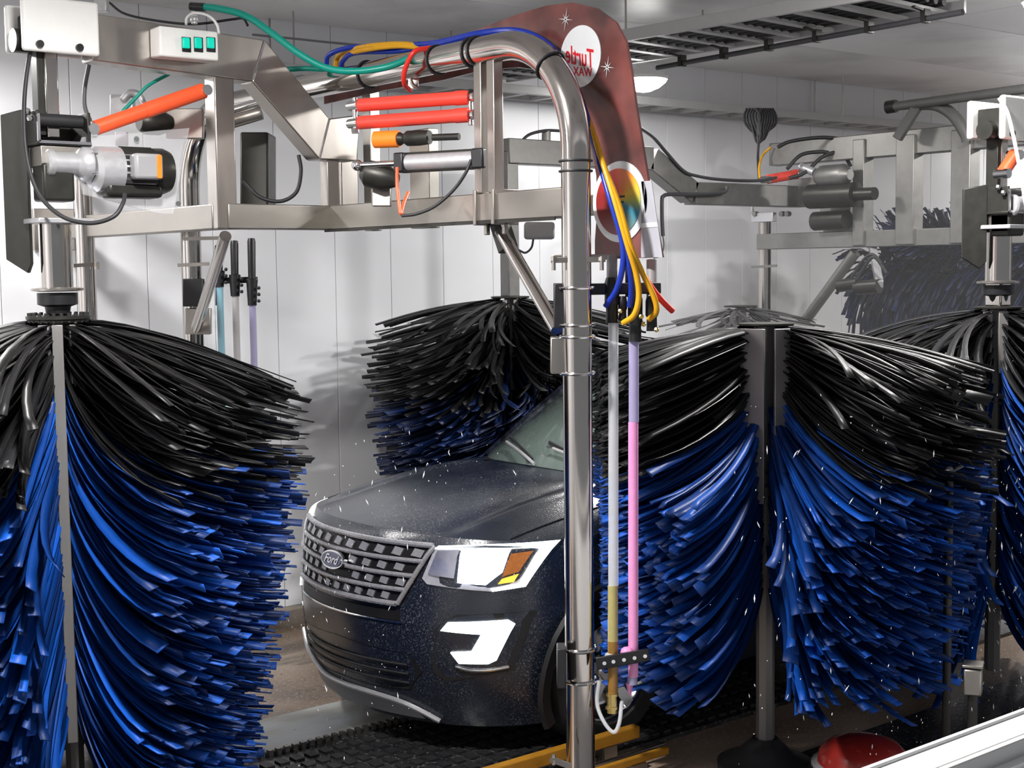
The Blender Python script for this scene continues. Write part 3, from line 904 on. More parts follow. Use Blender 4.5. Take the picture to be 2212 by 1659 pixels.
part(sign, 'grey_tail', MB().prism([at(x, y, X=SX - .002) for x, y in ((1386, 392), (1408, 390), (1432, 556), (1386, 556))], (-.003, 0, 0)), 'light_grey')
part(sign, 'white_stripe', MB().prism([at(x, y, X=SX - .006) for x, y in ((1386, 482), (1420, 480), (1422, 490), (1386, 492))], (-.002, 0, 0)), 'print_white')
# starbursts printed beside the round logo
for px, py, l in ((1222, 42, 26), (1312, 145, 24)):
    mb = MB(); c = at(px, py, X=SX - .003)
    for k in range(8):
        a = k * math.pi / 8 * 2 + .2; L_ = l * (.0018 if k % 2 == 0 else .0011)
        d = Vector((0, math.cos(a), math.sin(a))); n = Vector((0, -math.sin(a), math.cos(a)))
        mb.prism([c + n * .0025, c + d * L_, c - n * .0025], (-.001, 0, 0))
    part(sign, 'starburst', mb, 'print_white', smooth=False)

# ------------------------------------------------------------------ hoses
def hose(name, label, px, r, mat, D, group=None, cat='hose', n=10, Y=None):
    """px: list of (x, y) or (x, y, D)"""
    P = [at(p[0], p[1], Y=Y) if Y else at(p[0], p[1], D=(p[2] if len(p) > 2 else D)) for p in px]
    return single(name, MB().tube(smoothpath(P, 6), r, n), mat, label, cat, group, ang=80)


gh = hose('green_hose', 'thick green air hose sagging from the upper beam to the pipe', [(425, 14, 6.35), (470, 18, 6.3), (530, 34, 6.28), (585, 70, 6.26), (640, 112, 6.25), (700, 145, 6.24), (760, 154, 6.22), (830, 146, 6.2), (880, 128, 6.2), (915, 108, 6.2)], .0155, 'green_hose', 6.2, 'hoses on the arch')
part(gh, 'end_fitting', MB().cyl(at(412, 14, D=6.35), at(442, 16, D=6.33), .019, 12), 'black_plastic')
hose('green_hose', 'short dark green hose behind the sloping beam', [(620, 150, 6.75), (660, 148, 6.75), (720, 150, 6.75), (800, 150, 6.6), (870, 130, 6.5)], .013, 'green_hose', 6.7, 'hoses on the arch')
for k, (lb, dx, dy, mt, r) in enumerate((('upper blue hose lying along the top of the arch pipe', 0, 0, 'blue_hose', .012), ('lower blue hose lying along the top of the arch pipe', 10, 12, 'blue_hose', .012))):
    hose('blue_hose', lb, [(705 + dx * 3, 140 + dy, 6.75), (712 + dx * 3, 118 + dy, 6.7), (760 + dx, 102 + dy, 6.6), (850 + dx, 98 + dy, 6.45), (940, 92 + dy * .4, 6.25), (1040, 70 + dy * .2, 6.02), (1120, 66 + dy * .2, 5.95), (1180, 92 + dy * .2, 5.86), (1228, 150, 5.72), (1262, 235, 5.62), (1292, 340 + k * 4, 5.52), (1318 + k * 8, 430, 5.46), (1344 + k * 5, 520, 5.46), (1345 + k * 14, 575, 5.48), (1332 + k * 32, 625, 5.52), (1308 + k * 52, 662, 5.56)], r, mt, 6, 'hoses on the arch')
for k, (lb, dx, dy) in enumerate((('yellow hose on the arch ending at the left nozzle', 0, 0), ('yellow hose on the arch ending at the right nozzle', 8, 7))):
    hose('yellow_hose', lb, [(725 + dx * 2, 150, 6.8), (732 + dx, 118 + dy, 6.75), (780, 102 + dy, 6.55), (860, 95 + dy * .6, 6.4), (930, 100 + dy * .6, 6.3), (1000, 95, 6.16), (1090, 88, 6.05), (1160, 110, 5.95), (1225, 175, 5.75), (1265, 245, 5.62), (1300, 345 + k * 3, 5.50), (1330 + k * 6, 440, 5.45), (1356 + k * 6, 530, 5.45)] + ([(1374, 590, 5.48), (1380, 640, 5.5), (1370, 680, 5.52), (1346, 698, 5.56)] if k == 0 else [(1388, 590, 5.5), (1412, 640, 5.52), (1418, 672, 5.54), (1402, 690, 5.58)]), .012, 'yellow_hose', 6, 'hoses on the arch')
hose('red_hose', 'red hose curving off the arch pipe down to the spring unit', [(930, 103, 6.15), (895, 112, 6.12), (875, 150, 6.15), (873, 180, 6.2), (885, 195, 6.3)], .011, 'red_hose', 6.2, 'hoses on the arch')
hose('red_hose', 'short red hose sticking out right of the nozzles', [(1392, 598, 5.52), (1415, 632, 5.55), (1440, 660, 5.58), (1453, 672, 5.6)], .012, 'red_hose', 5.5, 'hoses on the arch')
for x0_, y0_ in ((1345, 523),):
    pass

# ------------------------------------------------------------------ nozzle manifold and standing tubes beside the near pole
DT = 5.60
mf = thing('nozzle_manifold', 'black nozzle manifold bolted to the near arch pole', 'manifold', at(1340, 700, D=DT))
part(mf, 'cross_bar', MB().beam(at(1262, 625, D=DT), at(1425, 622, D=DT + .05), .05, .045), 'black_plastic', bevel=.005)
for px, y0_, y1_, w in ((1322, 600, 698, .030), (1372, 635, 738, .030), (1408, 640, 715, .026), (1345, 640, 690, .018)):
    c0, c1_ = at(px, y0_, D=DT), at(px, y1_, D=DT)
    nb_ = part(mf, 'nozzle_body', MB().lathe(c0, c1_ - c0, [(0, w * .8), (.02, w), ((c1_ - c0).length * .55, w), ((c1_ - c0).length * .6, w * .8), ((c1_ - c0).length, w * .85)], 14), 'black_plastic')
for px, py in ((1340, 672), (1385, 684), (1418, 712), (1390, 700)):
    part(mf, 'fitting', MB().ball(at(px, py, D=DT - .05), .011, 8), 'brass')
for px, y0_, y1_, mt in ((1322, 553, 612, 'grey_paint'), (1408, 562, 645, 'grey_paint'), (1362, 560, 640, 'dark_plate')):
    part(mf, 'riser', MB().cyl(at(px, y0_, D=DT + .06), at(px, y1_, D=DT + .04), .022, 14), mt)


def stand_tube(label, px, segs, r, D, group='upright tubes on the arch'):
    t = thing('spray_tube', label, 'tube', at(px, segs[-1][1], D=D), group)
    for y0_, y1_, mt, nm, dx in segs:
        part(t, nm, MB().cyl(at(px + dx, y0_, D=D), at(px + dx, y1_, D=D), r, 14), mt)
    return t


t = stand_tube('clear upright tube holding olive liquid right of the near pole', 1325, [(690, 1265, 'clear_tube', 'clear_section', 0), (1265, 1385, 'olive_liquid', 'liquid_column', -1), (1385, 1498, 'amber_liquid', 'liquid_column', -1), (1498, 1540, 'brass', 'end_fitting', -3)], .0205, DT)
part(t, 'fitting_ring', MB().cyl(at(1322, 1498, D=DT), at(1322, 1503, D=DT), .026, 14), 'brass'); part(t, 'fitting_ring', MB().cyl(at(1321, 1526, D=DT), at(1321, 1531, D=DT), .026, 14), 'brass')
part(t, 'foam_collar', MB().ball(at(1322, 1416, D=DT), .03, 12, (1, 1, .5)), 'grey_tube')
t = stand_tube('upright tube filled with pink foam beside the near pole', 1368, [(735, 912, 'violet_tube', 'clear_section', 1), (912, 1462, 'pink_foam', 'foam_column', 0), (1462, 1478, 'violet_tube', 'clear_section', -2)], .0205, DT + .02)
part(t, 'foam_drip', MB().lathe(at(1360, 1476, D=DT + .02), (0, 0, -1), [(0, .016), (.03, .010), (.05, .003)], 10), 'pink_foam')
part(t, 'foam_lump', MB().ball(at(1354, 1408, D=DT), .026, 12, (1, 1, .8)), 'pink_foam')
st = thing('perforated_strap', 'black perforated strap holding the two upright tubes', 'bracket', at(1345, 1440, D=DT))
P0, P1 = at(1288, 1434, D=DT - .035), at(1402, 1414, D=DT - .02)
part(st, 'bar', MB().beam(P0, P1, .012, .05), 'black_plastic', bevel=.003)
for f in (.15, .32, .52, .72, .92):
    p = P0.lerp(P1, f) - _fh * .008; part(st, 'rivet', MB().cyl(p, p - _fh * .005, .008, 8), 'chrome')
# clear hooked drip tube at the bottom
hose('drip_hose', 'clear looped drain hose hanging at the bottom of the tubes', [(1294, 1470, 5.62), (1290, 1520, 5.6), (1305, 1560, 5.57), (1326, 1582, 5.55), (1338, 1560, 5.56), (1343, 1515, 5.6)], .008, 'clear_tube', 5.6)

# far pole fittings: bracket plate, clamp, tubes
DF = 3050 / 375.8
part(arch, 'bracket_plate', slab(397, 602, 440, 662, DF - .1, .05), 'black_plastic', 'black plate on the far pole', bevel=.004)
part(arch, 'bracket_plate', slab(402, 666, 456, 722, DF - .09, .05), 'steel', bevel=.004)
part(arch, 'clamp_bar', MB().beam(at(384, 573, D=DF - .11), at(452, 570, D=DF - .11), .012, .02), 'steel')
part(arch, 'clamp_bar', MB().beam(at(396, 516, D=DF - .11), at(476, 514, D=DF - .11), .012, .02), 'steel')
for lb, px, y0_, y1_, mt, up_ in (('light blue upright tube by the far pole', 474, 600, 800, 'cyan_tube', 530), ('grey upright tube by the far pole', 508, 620, 800, 'grey_tube', 520), ('pale violet upright tube by the far pole', 545, 640, 800, 'violet_tube', 515)):
    b = at(px, y1_, D=DF - .05)
    t = thing('spray_tube', lb, 'tube', (b.x, b.y, .4), 'upright tubes on the arch')
    tp = at(px, y0_, D=DF - .05); bt = Vector((tp.x, tp.y, .4))
    part(t, 'tube', MB().cyl(tp, bt, .02, 12), mt)
    q0 = at(px - 2, up_, D=DF - .05); q1 = at(px, y0_ + 20, D=DF - .05)
    part(t, 'nozzle_body', MB().lathe(q0, q1 - q0, [(0, .02), (.02, .024), ((q1 - q0).length * .6, .022), ((q1 - q0).length * .62, .034), ((q1 - q0).length * .8, .03), ((q1 - q0).length, .026)], 12), 'black_plastic')
    for k in range(3):
        part(t, 'knob', MB().ball(at(px + 14, y0_ + 2 + k * 14 - 20, D=DF - .08), .011, 8), 'rubber')
single('nozzle_manifold', MB().beam(at(450, 607, D=DF), at(556, 604, D=DF), .04, .035).beam(at(470, 612, D=DF), at(470, 660, D=DF), .02, .02), 'black_plastic', 'black nozzle bar across the tubes at the far pole', 'manifold', bevel=.004)

# ================================================================== BRUSH GANTRY carrying the left brush
YA = 5.98
g1 = thing('brush_gantry', 'stainless box-section gantry carrying the left brush', 'gantry', (PXX, YA, 2.5))
def ga(px, py, y=YA): return at(px, py, Y=y)
ub0, ub1 = ga(212, 76), ga(545, 127)
d0, d1 = ga(545, 127), ga(690, 297)
e1 = ga(772, 296)
def mitre(name, px, mat='steel'):
    return part(g1, name, MB().prism([at(x, y, Y=YA - .06) for x, y in px], (0, .12, 0)), mat, bevel=.006)
mitre('upper_beam', [(200, 28), (572, 86), (545, 176), (200, 130)])
mitre('sloping_beam', [(572, 86), (712, 256), (690, 344), (545, 176)])
mitre('end_beam', [(712, 256), (778, 248), (772, 348), (690, 344)])
for a_, b_ in (((571, 90), (546, 172)), ((711, 260), (691, 340))):
    part(g1, 'weld_seam', MB().cyl(at(*a_, Y=YA - .061), at(*b_, Y=YA - .061), .004, 8), 'chrome')
P1X = ga(482, 490).x; P2X = ga(722, 470).x
zb = at(1210, 470, X=PXX).z; zt = at(1210, 405, X=PXX).z; zm = (zb + zt) / 2; zh = zt - zb
part(g1, 'post', MB().box((P1X, YA, (zb + ga(482, 165).z) / 2), (.1, .1, ga(482, 165).z - zb)), 'steel', bevel=.006)
part(g1, 'post', MB().box((P2X - .02, YA, (zb + d1.z) / 2), (.07, .07, d1.z - zb)), 'steel', bevel=.005)
part(g1, 'post', MB().box((P2X + .14, YA + .12, (zb + d1.z) / 2), (.1, .1, d1.z - zb)), 'steel', bevel=.005)
part(g1, 'cross_beam', MB().beam((P2X, YA + .05, zm), (P2X, PY1 + .02, zm), .11, zh), 'steel_dull', bevel=.006)
part(g1, 'side_beam', MB().beam((P1X, YA, zm), (P2X, YA, zm), .11, zh), 'steel_dull', bevel=.006)
part(g1, 'far_beam', MB().beam((P1X, YA, zm), (P1X, 8.04, zm), .11, zh), 'steel_dull', bevel=.006)
part(g1, 'wall_plate', MB().box((P1X, 8.075, zm), (.24, .03, .24)), 'steel', bevel=.004)
yk = at(1045, 300, X=PXX).y
for dpx in (1042, 1070):
    y = at(dpx, 300, X=PXX).y
    part(g1, 'post', MB().box((PXX, y, (zt + az - .05) / 2), (.05, .05, az - .05 - zt)), 'steel', bevel=.004)
for dpx in (1027, 1066):
    y = at(dpx, 450, X=P2X - .06).y
    part(g1, 'strap', MB().box((P2X, y, zm), (.135, .02, zh + .03)).box((P2X, y, zm - zh / 2 - .03), (.02, .02, .05)), 'steel', bevel=.003)
for px, y0_, y1_, w in ((800, 175, 440, .07), (915, 280, 440, .16)):
    a = at(px, y0_, X=PXX + .3); b = at(px, y1_, X=PXX + .3)
    part(g1, 'back_post', MB().box((a.x, a.y, (a.z + zb) / 2), (.06, w, a.z - zb)), 'steel_dull', bevel=.004)
part(g1, 'back_beam', MB().beam((PXX + .3, at(760, 460, X=PXX + .3).y, zm), (PXX + .3, PY1 + .1, zm), .06, zh * .7), 'steel_dull', bevel=.004)
# diagonal pipe braces to the two poles, and their brackets
part(g1, 'brace', MB().cyl(at(1082, 500, D=6.0), at(1204, 712, D=DP + .07), .028, 16), 'pipe')
part(g1, 'brace_bracket', MB().beam(at(1078, 478, D=6.02), at(1098, 540, D=5.98), .06, .07), 'dark_plate', bevel=.004)
part(g1, 'brace', MB().cyl(at(487, 510, D=7.0), at(424, 708, D=DF - .12), .03, 16), 'pipe')
part(g1, 'drip_edge', MB().beam((P2X - .055, YA, zb - .004), (P2X - .055, PY1 + .1, zb - .004), .006, .012), 'dark_plate')
sc_ = thing('sensor_box', 'dark grey sensor box hanging under the cross beam', 'sensor', at(1165, 500, D=6.05))
part(sc_, 'housing', slab(1132, 480, 1198, 517, 6.05, .1), 'grey_paint', bevel=.012)
part(sc_, 'cable', MB().tube(smoothpath([at(1152, 517, D=6.05), at(1148, 535, D=6.05), at(1135, 546, D=6.05), at(1120, 540, D=6.05)], 5), .005, 6), 'cable_grey')

# control box with three green lamps
cbx = single('control_box', ybox(345, 62, 472, 126, YA - .16, .10), 'white_paint', 'white control box with three green lamps on the upper beam', 'control box', bevel=.008)
for px in (404, 430, 457):
    pb = part(cbx, 'button_plate', ybox(px - 10, 80, px + 9, 112, YA - .167, .008), 'black_plastic', bevel=.002)
    part(pb, 'button', ybox(px - 8, 81, px + 7, 104, YA - .180, .014), 'button_green', bevel=.004)
hose('white_cable', 'white looped cable on top of the control box', [(402, 52, 6.3), (404, 38, 6.32), (420, 28, 6.34), (450, 34, 6.32), (468, 52, 6.3), (473, 72, 6.28)], .006, 'white_paint', 6.3, cat='cable')
single('gauge_stem', MB().cyl(at(420, 52, D=6.36), at(420, 22, D=6.36), .014, 10).ball(at(420, 42, D=6.36), .02, 10), 'aluminium', 'small clear air fitting standing behind the control box', 'fitting')
hose('black_cable', 'thin black cable running above the upper beam', [(235, 5, 6.5), (270, 30, 6.5), (340, 45, 6.48), (420, 52, 6.48), (500, 42, 6.48), (525, 40, 6.48), (535, 55, 6.45)], .006, 'rubber', 6.4, 'cables on the gantry', 'cable')
hose('grey_cable', 'grey cable arching over the white pivot cover', [(120, 18, 6.2), (135, 5, 6.25), (170, -10, 6.3), (225, -6, 6.35)], .007, 'cable_grey', 6.3, 'cables on the gantry', 'cable')
single('limit_switch', slab(206, -4, 233, 26, 6.35, .05), 'aluminium', 'small metal switch on top of the white pivot cover', 'switch', bevel=.004)
hose('grey_cable', 'faint cable stretched below the ceiling behind the green hose', [(545, 75, 7.3), (640, 84, 7.3), (760, 96, 7.3), (900, 104, 7.3)], .006, 'cable_grey', 7.3, 'cables on the gantry', 'cable')


# ------------------------------------------------------------------ brush drive units
def brush_drive(label, bx, by, ztop, zarm, full=True):
    """white pivot cover, hanger tube, black side plate, gear motor and bearing tube above a brush at (bx,by); ztop = brush top"""
    t = thing('brush_drive', label, 'drive unit', (bx, by, ztop), 'hanging brush drives')
    V = Vector
    hz = zarm - ztop                       # about 1.25 m on the left unit
    pc = part(t, 'pivot_cover', MB().box((bx + .02, by - .095, zarm), (.33, .035, .225)), 'white_paint', bevel=.012)
    for dx in (-.11, .06):
        part(pc, 'screw', MB().cyl((bx + .03 + dx, by - .113, zarm - .085), (bx + .03 + dx, by - .13, zarm - .085), .016, 10), 'black_plastic')
    part(t, 'back_cover', MB().box((bx + .02, by + .095, zarm), (.33, .035, .2)), 'white_paint', bevel=.012)
    part(t, 'pivot_block', MB().box((bx + .03, by, zarm - .02), (.26, .15, .15)), 'dark_plate', bevel=.008)
    part(t, 'end_hub', MB().cyl((bx - .09, by, zarm - .06), (bx - .15, by, zarm - .06), .05, 16), 'dark_plate')
    part(t, 'hanger_tube', MB().box((bx, by, zarm - .25), (.06, .06, .42)), 'pipe', bevel=.006)
    part(t, 'hanger_channel', MB().box((bx - .045, by + .01, zarm - .25), (.03, .07, .4)), 'dark_plate', bevel=.003)
    zc = zarm - .42
    rb = part(t, 'roller_bracket', MB().box((bx - .10, by - .02, zc), (.015, .2, .13)).box((bx + .12, by - .02, zc), (.015, .2, .13)).box((bx + .01, by - .02, zc - .07), (.24, .2, .015)).box((bx + .01, by + .08, zc - .02), (.24, .012, .1)), 'dark_plate', bevel=.003)
    part(rb, 'roller', MB().cyl((bx - .09, by - .06, zc + .03), (bx + .11, by - .06, zc + .03), .028, 16), 'rubber')
    part(rb, 'edge_strip', MB().beam((bx - .1, by - .122, zc - .066), (bx + .125, by - .122, zc - .066), .01, .012).beam((bx - .1, by - .122, zc - .066), (bx - .1, by - .122, zc + .05), .01, .012), 'chrome')
    for dy, dz in ((-.125, .03), (-.125, .0)):
        part(rb, 'bolt', MB().ball((bx - .125, by - .1 + dz, zc + .03 + dz), .016, 8), 'chrome')
    part(t, 'hood_plate', MB().prism([V((bx - .09, by - .11, zc - .08)), V((bx + .13, by - .11, zc - .08)), V((bx + .08, by - .11, zc - .17)), V((bx - .09, by - .11, zc - .17))], (0, .2, 0)), 'steel_dull', bevel=.004)
    zp0, zp1 = zarm - .36, ztop + .26
    part(t, 'side_plate', MB().prism([V((bx - .16, by + .12, zp0)), V((bx - .09, by + .02, zp0 + .02)), V((bx - .09, by + .02, zp1 - .02)), V((bx - .09, by + .06, zp1 - .06)), V((bx - .16, by + .12, zp1))], (-.02, -.02, 0)), 'dark_plate', bevel=.004)
    zmo = ztop + hz * .52
    gbx = part(t, 'gearbox', MB().lathe((bx - .07, by - .1, zmo + .02), (1, 0, 0), [(0, .05), (.01, .058), (.03, .058), (.035, .046), (.13, .048), (.14, .06), (.16, .075), (.19, .075), (.2, .06)], 20), 'aluminium')
    part(gbx, 'gear_block', MB().box((bx - .02, by - .06, zmo - .06), (.14, .12, .16)), 'dark_plate', bevel=.012)
    for k in range(5):
        part(gbx, 'flange_bolt', MB().cyl((bx + .11, by - .1 + .066 * math.cos(k * 1.256), zmo + .02 + .066 * math.sin(k * 1.256)), (bx + .155, by - .1 + .066 * math.cos(k * 1.256), zmo + .02 + .066 * math.sin(k * 1.256)), .009, 8), 'chrome')
    mo = part(t, 'motor', MB().lathe((bx + .13, by - .1, zmo), (1, 0, 0), [(0, .08), (.02, .098), (.12, .1), (.125, .09), (.27, .092), (.3, .085), (.33, .06)], 28), 'aluminium')
    mf_ = MB()
    for k in range(22):
        a = 2 * math.pi * k / 22
        mf_.beam((bx + .25, by - .1 + .096 * math.cos(a), zmo + .096 * math.sin(a)), (bx + .40, by - .1 + .096 * math.cos(a), zmo + .096 * math.sin(a)), .006, .014)
    part(mo, 'cooling_fins', mf_, 'dark_plate')
    part(mo, 'fan_cowl', MB().lathe((bx + .40, by - .1, zmo), (1, 0, 0), [(0, .1), (.05, .102), (.08, .09), (.085, .06)], 24), 'dark_plate')
    jb = part(mo, 'junction_box', MB().box((bx + .33, by - .215, zmo + .01), (.13, .07, .11)), 'grey_paint', bevel=.014)
    part(mo, 'orange_label', MB().box((bx + .373, by - .252, zmo + .01), (.022, .006, .1)), 'orange', 'bright orange strip', bevel=.002)
    part(mo, 'belly', MB().box((bx + .3, by - .1, zmo - .085), (.26, .14, .07)), 'dark_plate', bevel=.02)
    zf = ztop + .40
    part(t, 'bearing_plate', MB().box((bx + .0, by - .02, zf + .02), (.24, .24, .022)), 'aluminium', bevel=.004)
    part(t, 'bearing_tube', MB().cyl((bx, by, ztop + .13), (bx, by, zf + .01), .068, 28), 'pipe')
    part(t, 'bearing_flange', MB().lathe((bx, by, ztop + .12), (0, 0, 1), [(0, .075), (.004, .11), (.014, .11), (.018, .075)], 28), 'steel')
    part(t, 'hub', MB().lathe((bx, by, ztop + .115), (0, 0, -1), [(0, .085), (.05, .085), (.06, .055), (.09, .05), (.1, .03), (.112, .03)], 24), 'black_plastic')
    return t


BXA, BYA = ga(126, 690).x, YA
ZTA = at(126, 690, Y=YA).z
dA = brush_drive('gear motor and bearing tube hanging under the white pivot cover at left', BXA, BYA, ZTA, ub0.z + .005)
hose('black_cable', 'black power cable looping from the white pivot cover to the left motor', [(80, 72, 5.95), (62, 130, 5.9), (52, 230, 5.88), (58, 340, 5.86), (85, 420, 5.84), (135, 468, 5.82), (195, 482, 5.82), (245, 468, 5.83), (265, 440, 5.86), (270, 420, 5.9)], .009, 'rubber', 5.9, 'cables on the gantry', 'cable')
hose('grey_cable', 'grey cable hanging behind the hanger tube at left', [(192, 140, 6.4), (183, 190, 6.4), (183, 230, 6.4), (195, 262, 6.4)], .01, 'cable_grey', 6.3, 'cables on the gantry', 'cable')
hose('black_cable', 'black cable loop behind the left gantry post', [(525, 390, 6.9), (560, 425, 6.9), (605, 435, 6.9), (640, 415, 6.9), (650, 370, 6.9), (645, 335, 6.9)], .01, 'rubber', 6.9, 'cables on the gantry', 'cable')
hose('green_hose', 'thin dark green hose slanting behind the orange gas spring', [(365, 160, 6.45), (320, 185, 6.4), (290, 215, 6.38), (265, 240, 6.36)], .008, 'green_hose', 6.3, 'hoses on the arch')


def gas_spring(label, a, b, r, mat, group='red gas springs', step=.6):
    t = thing('gas_spring', label, 'gas spring', a, group)
    m = a.lerp(b, step)
    part(t, 'sleeve', MB().cyl(m, b, r * 1.08, 20), mat)
    part(t, 'barrel', MB().cyl(a.lerp(b, .04), m, r, 20), mat)
    for p in (a, b):
        part(t, 'eye', MB().cyl(p + Vector((0, -.04, 0)), p + Vector((0, .04, 0)), r * .75, 14), 'chrome')
    return t


gas_spring('orange gas spring slanting from the left hanger up to the post', at(196, 280, D=6.05), at(440, 196, D=6.3), .032, 'orange_red', step=.47)
# clear guard beside the motor
gd = single('clear_guard', MB().prism([at(x, y, Y=YA - .1) for x, y in ((178, 296), (410, 276), (375, 462), (345, 462), (180, 420), (160, 345))], (0, .012, 0)), 'clear_guard', 'clear plastic guard plate between the motor and the post', 'guard', bevel=.003)
for (x, y) in ((295, 300), (385, 440)):
    part(gd, 'bolt', MB().cyl(at(x, y, Y=YA - .105), at(x, y, Y=YA - .12), .012, 8), 'chrome')
# metal clutter behind the guard
ck = thing('valve_block', 'metal valve block and bracket behind the orange gas spring', 'valve', at(320, 280, D=6.5))
part(ck, 'bracket', slab(240, 205, 290, 250, 6.6, .05), 'aluminium', bevel=.005); part(ck, 'plate', slab(360, 235, 440, 300, 6.6, .04), 'steel', bevel=.004)
part(ck, 'valve', MB().lathe(at(300, 262, D=6.5), Vector((1, 0, 0)), [(0, .04), (.03, .06), (.1, .06), (.16, .035)], 16), 'dark_plate')
part(ck, 'elbow', MB().tube(smoothpath([at(265, 215, D=6.55), at(280, 200, D=6.55), at(300, 205, D=6.55), at(310, 225, D=6.55)], 4), .016, 10), 'aluminium')
part(ck, 'leaf', slab(250, 285, 276, 315, 6.4, .03), 'light_grey', bevel=.004)
hp = thing('hydraulic_unit', 'grey rod and clamp visible between the post and the sloping beam', 'cylinder', at(550, 240, D=6.9))
part(hp, 'rod', MB().cyl(at(505, 238, D=6.9), at(560, 222, D=6.9), .022, 14), 'chrome'); part(hp, 'body', MB().cyl(at(500, 262, D=6.92), at(565, 243, D=6.92), .035, 16), 'steel')
single('dark_cabinet', slab(528, 290, 588, 450, 7.4, .25), 'dark_plate', 'dark upright panel seen between the gantry posts', 'cabinet', bevel=.01)

# ------------------------------------------------------------------ spring and cylinder cluster in the middle
gas_spring('upper red gas spring in the pair above the pneumatic cylinder', at(766, 228, D=6.25), at(1016, 210, D=5.98), .029, 'coral_red', step=.88)
gas_spring('lower red gas spring in the pair above the pneumatic cylinder', at(766, 266, D=6.25), at(1016, 248, D=5.98), .029, 'coral_red', step=.88)
pn = thing('spring_pin', 'long steel pin through the left ends of the red gas springs', 'pin', at(766, 285, D=6.25), 'spring pins')
part(pn, 'rod', MB().cyl(at(766, 212, D=6.25), at(768, 284, D=6.25), .011, 10), 'chrome'); part(pn, 'nut', MB().cyl(at(767, 278, D=6.25), at(768, 288, D=6.25), .018, 6), 'chrome')
pn = thing('spring_pin', 'long steel pin through the right ends of the red gas springs', 'pin', at(1016, 272, D=5.98), 'spring pins')
part(pn, 'rod', MB().cyl(at(1015, 194, D=5.98), at(1017, 270, D=5.98), .011, 10), 'chrome'); part(pn, 'nut', MB().cyl(at(1015, 194, D=5.98), at(1015, 203, D=5.98), .02, 6), 'dark_plate')
sl = thing('solenoid_valve', 'orange capped dark valve under the red springs', 'valve', at(870, 320, D=6.2))
part(sl, 'cap', MB().cyl(at(810, 302, D=6.2), at(862, 300, D=6.16), .037, 18), 'orange', 'orange cap')
part(sl, 'body', MB().lathe(at(864, 300, D=6.16), at(940, 296, D=6.08) - at(864, 300, D=6.16), [(0, .03), (.02, .02), (.04, .034), (.1, .034), (.15, .03)], 16), 'dark_plate')
part(sl, 'stem', MB().cyl(at(935, 297, D=6.08), at(992, 295, D=6.03), .015, 12), 'dark_plate')
pc_ = thing('pneumatic_cylinder', 'silver pneumatic cylinder with black ends beside the vertical post', 'cylinder', at(960, 350, D=6.0))
pa, pb_ = at(868, 352, D=6.12), at(1040, 343, D=5.94)
part(pc_, 'barrel', MB().cyl(pa, pb_, .035, 22), 'aluminium')
part(pc_, 'tie_rod', MB().cyl(pa + Vector((0, 0, .038)), pb_ + Vector((0, 0, .038)), .006, 8).cyl(pa - Vector((0, 0, .038)), pb_ - Vector((0, 0, .038)), .006, 8), 'dark_plate')
part(pc_, 'end_cap', MB().beam(pa - (pb_ - pa).normalized() * .02, pa + (pb_ - pa).normalized() * .03, .085, .085), 'black_plastic', bevel=.008)
part(pc_, 'end_cap', MB().beam(pb_ - (pb_ - pa).normalized() * .03, pb_ + (pb_ - pa).normalized() * .03, .085, .085), 'black_plastic', bevel=.008)
part(pc_, 'piston_rod', MB().cyl(at(772, 357, D=6.22), pa, .013, 12), 'chrome')
part(pc_, 'clevis', MB().ball(at(772, 357, D=6.22), .026, 12), 'chrome')
bl = thing('bearing_block', 'dark rounded bearing block below the piston rod', 'bearing', at(825, 395, D=6.25))
part(bl, 'housing', MB().lathe(at(782, 372, D=6.25), at(870, 392, D=6.2) - at(782, 372, D=6.25), [(0, .03), (.03, .06), (.11, .062), (.17, .03)], 18), 'dark_plate')
part(bl, 'foot', slab(805, 392, 845, 446, 6.3, .07), 'steel_dull', bevel=.004)
hose('orange_hose', 'thin orange air line dropping from the pneumatic cylinder', [(858, 362, 6.05), (858, 400, 6.03), (862, 440, 6.02), (866, 462, 6.01), (872, 440, 6.04), (882, 415, 6.08)], .0075, 'orange_red', 6, 'air lines at the cylinder')
hose('black_hose', 'thin black air line curving from the right end of the cylinder', [(1018, 345, 5.92), (1005, 375, 5.92), (980, 410, 5.94), (940, 445, 5.96), (900, 462, 5.98), (868, 466, 6.0)], .007, 'rubber', 6, 'air lines at the cylinder')
single('hose_hook', MB().tube(smoothpath([at(885, 150, D=6.3), at(890, 180, D=6.3), at(905, 192, D=6.28)], 4), .008, 8).obox(at(893, 168, D=6.32), RT * .022, _fh * .02, UP * .05), 'steel', 'small steel lug under the arch pipe', 'lug')

# ================================================================== BRUSHES
def car_clear(P, margin=.03):
    """bend strip points aside where the vehicle or the far wall stands"""
    x, y, z = P[..., 0], P[..., 1], P[..., 2]
    y[:] = np.minimum(y, WALL_Y - .02)
    zz = [0, .25, .7, 1.1, 1.2, 1.8]; hw = [.9, .95, 1.0, .98, .9, .72]
    lim = np.interp(z, zz, hw) + margin
    nose = .45 * np.clip(np.abs(y - CYC) / .98, 0, 1) ** 2
    inside = (np.abs(y - CYC) < lim) & (x > CX0 + nose - .02) & (z < 1.8)
    hood = inside & (z > .95) & (x < CX0 + 1.4)
    top = np.interp(x - CX0, [0, .3, 1.3, 2.1], [1.0, 1.16, 1.27, 1.76])
    inside &= z < top
    s = np.sign(y - CYC)
    y[inside] = (CYC + s * lim)[inside]
    xm = PXX + np.interp(y, [3.2, 4.45, 4.85, 5.4], [.40, .40, .78, 1.15])
    pole = (x < xm) & (x > PXX - .3) & (y < 5.4) & (y > 3.2)
    x[pole] = xm[pole]
    return P


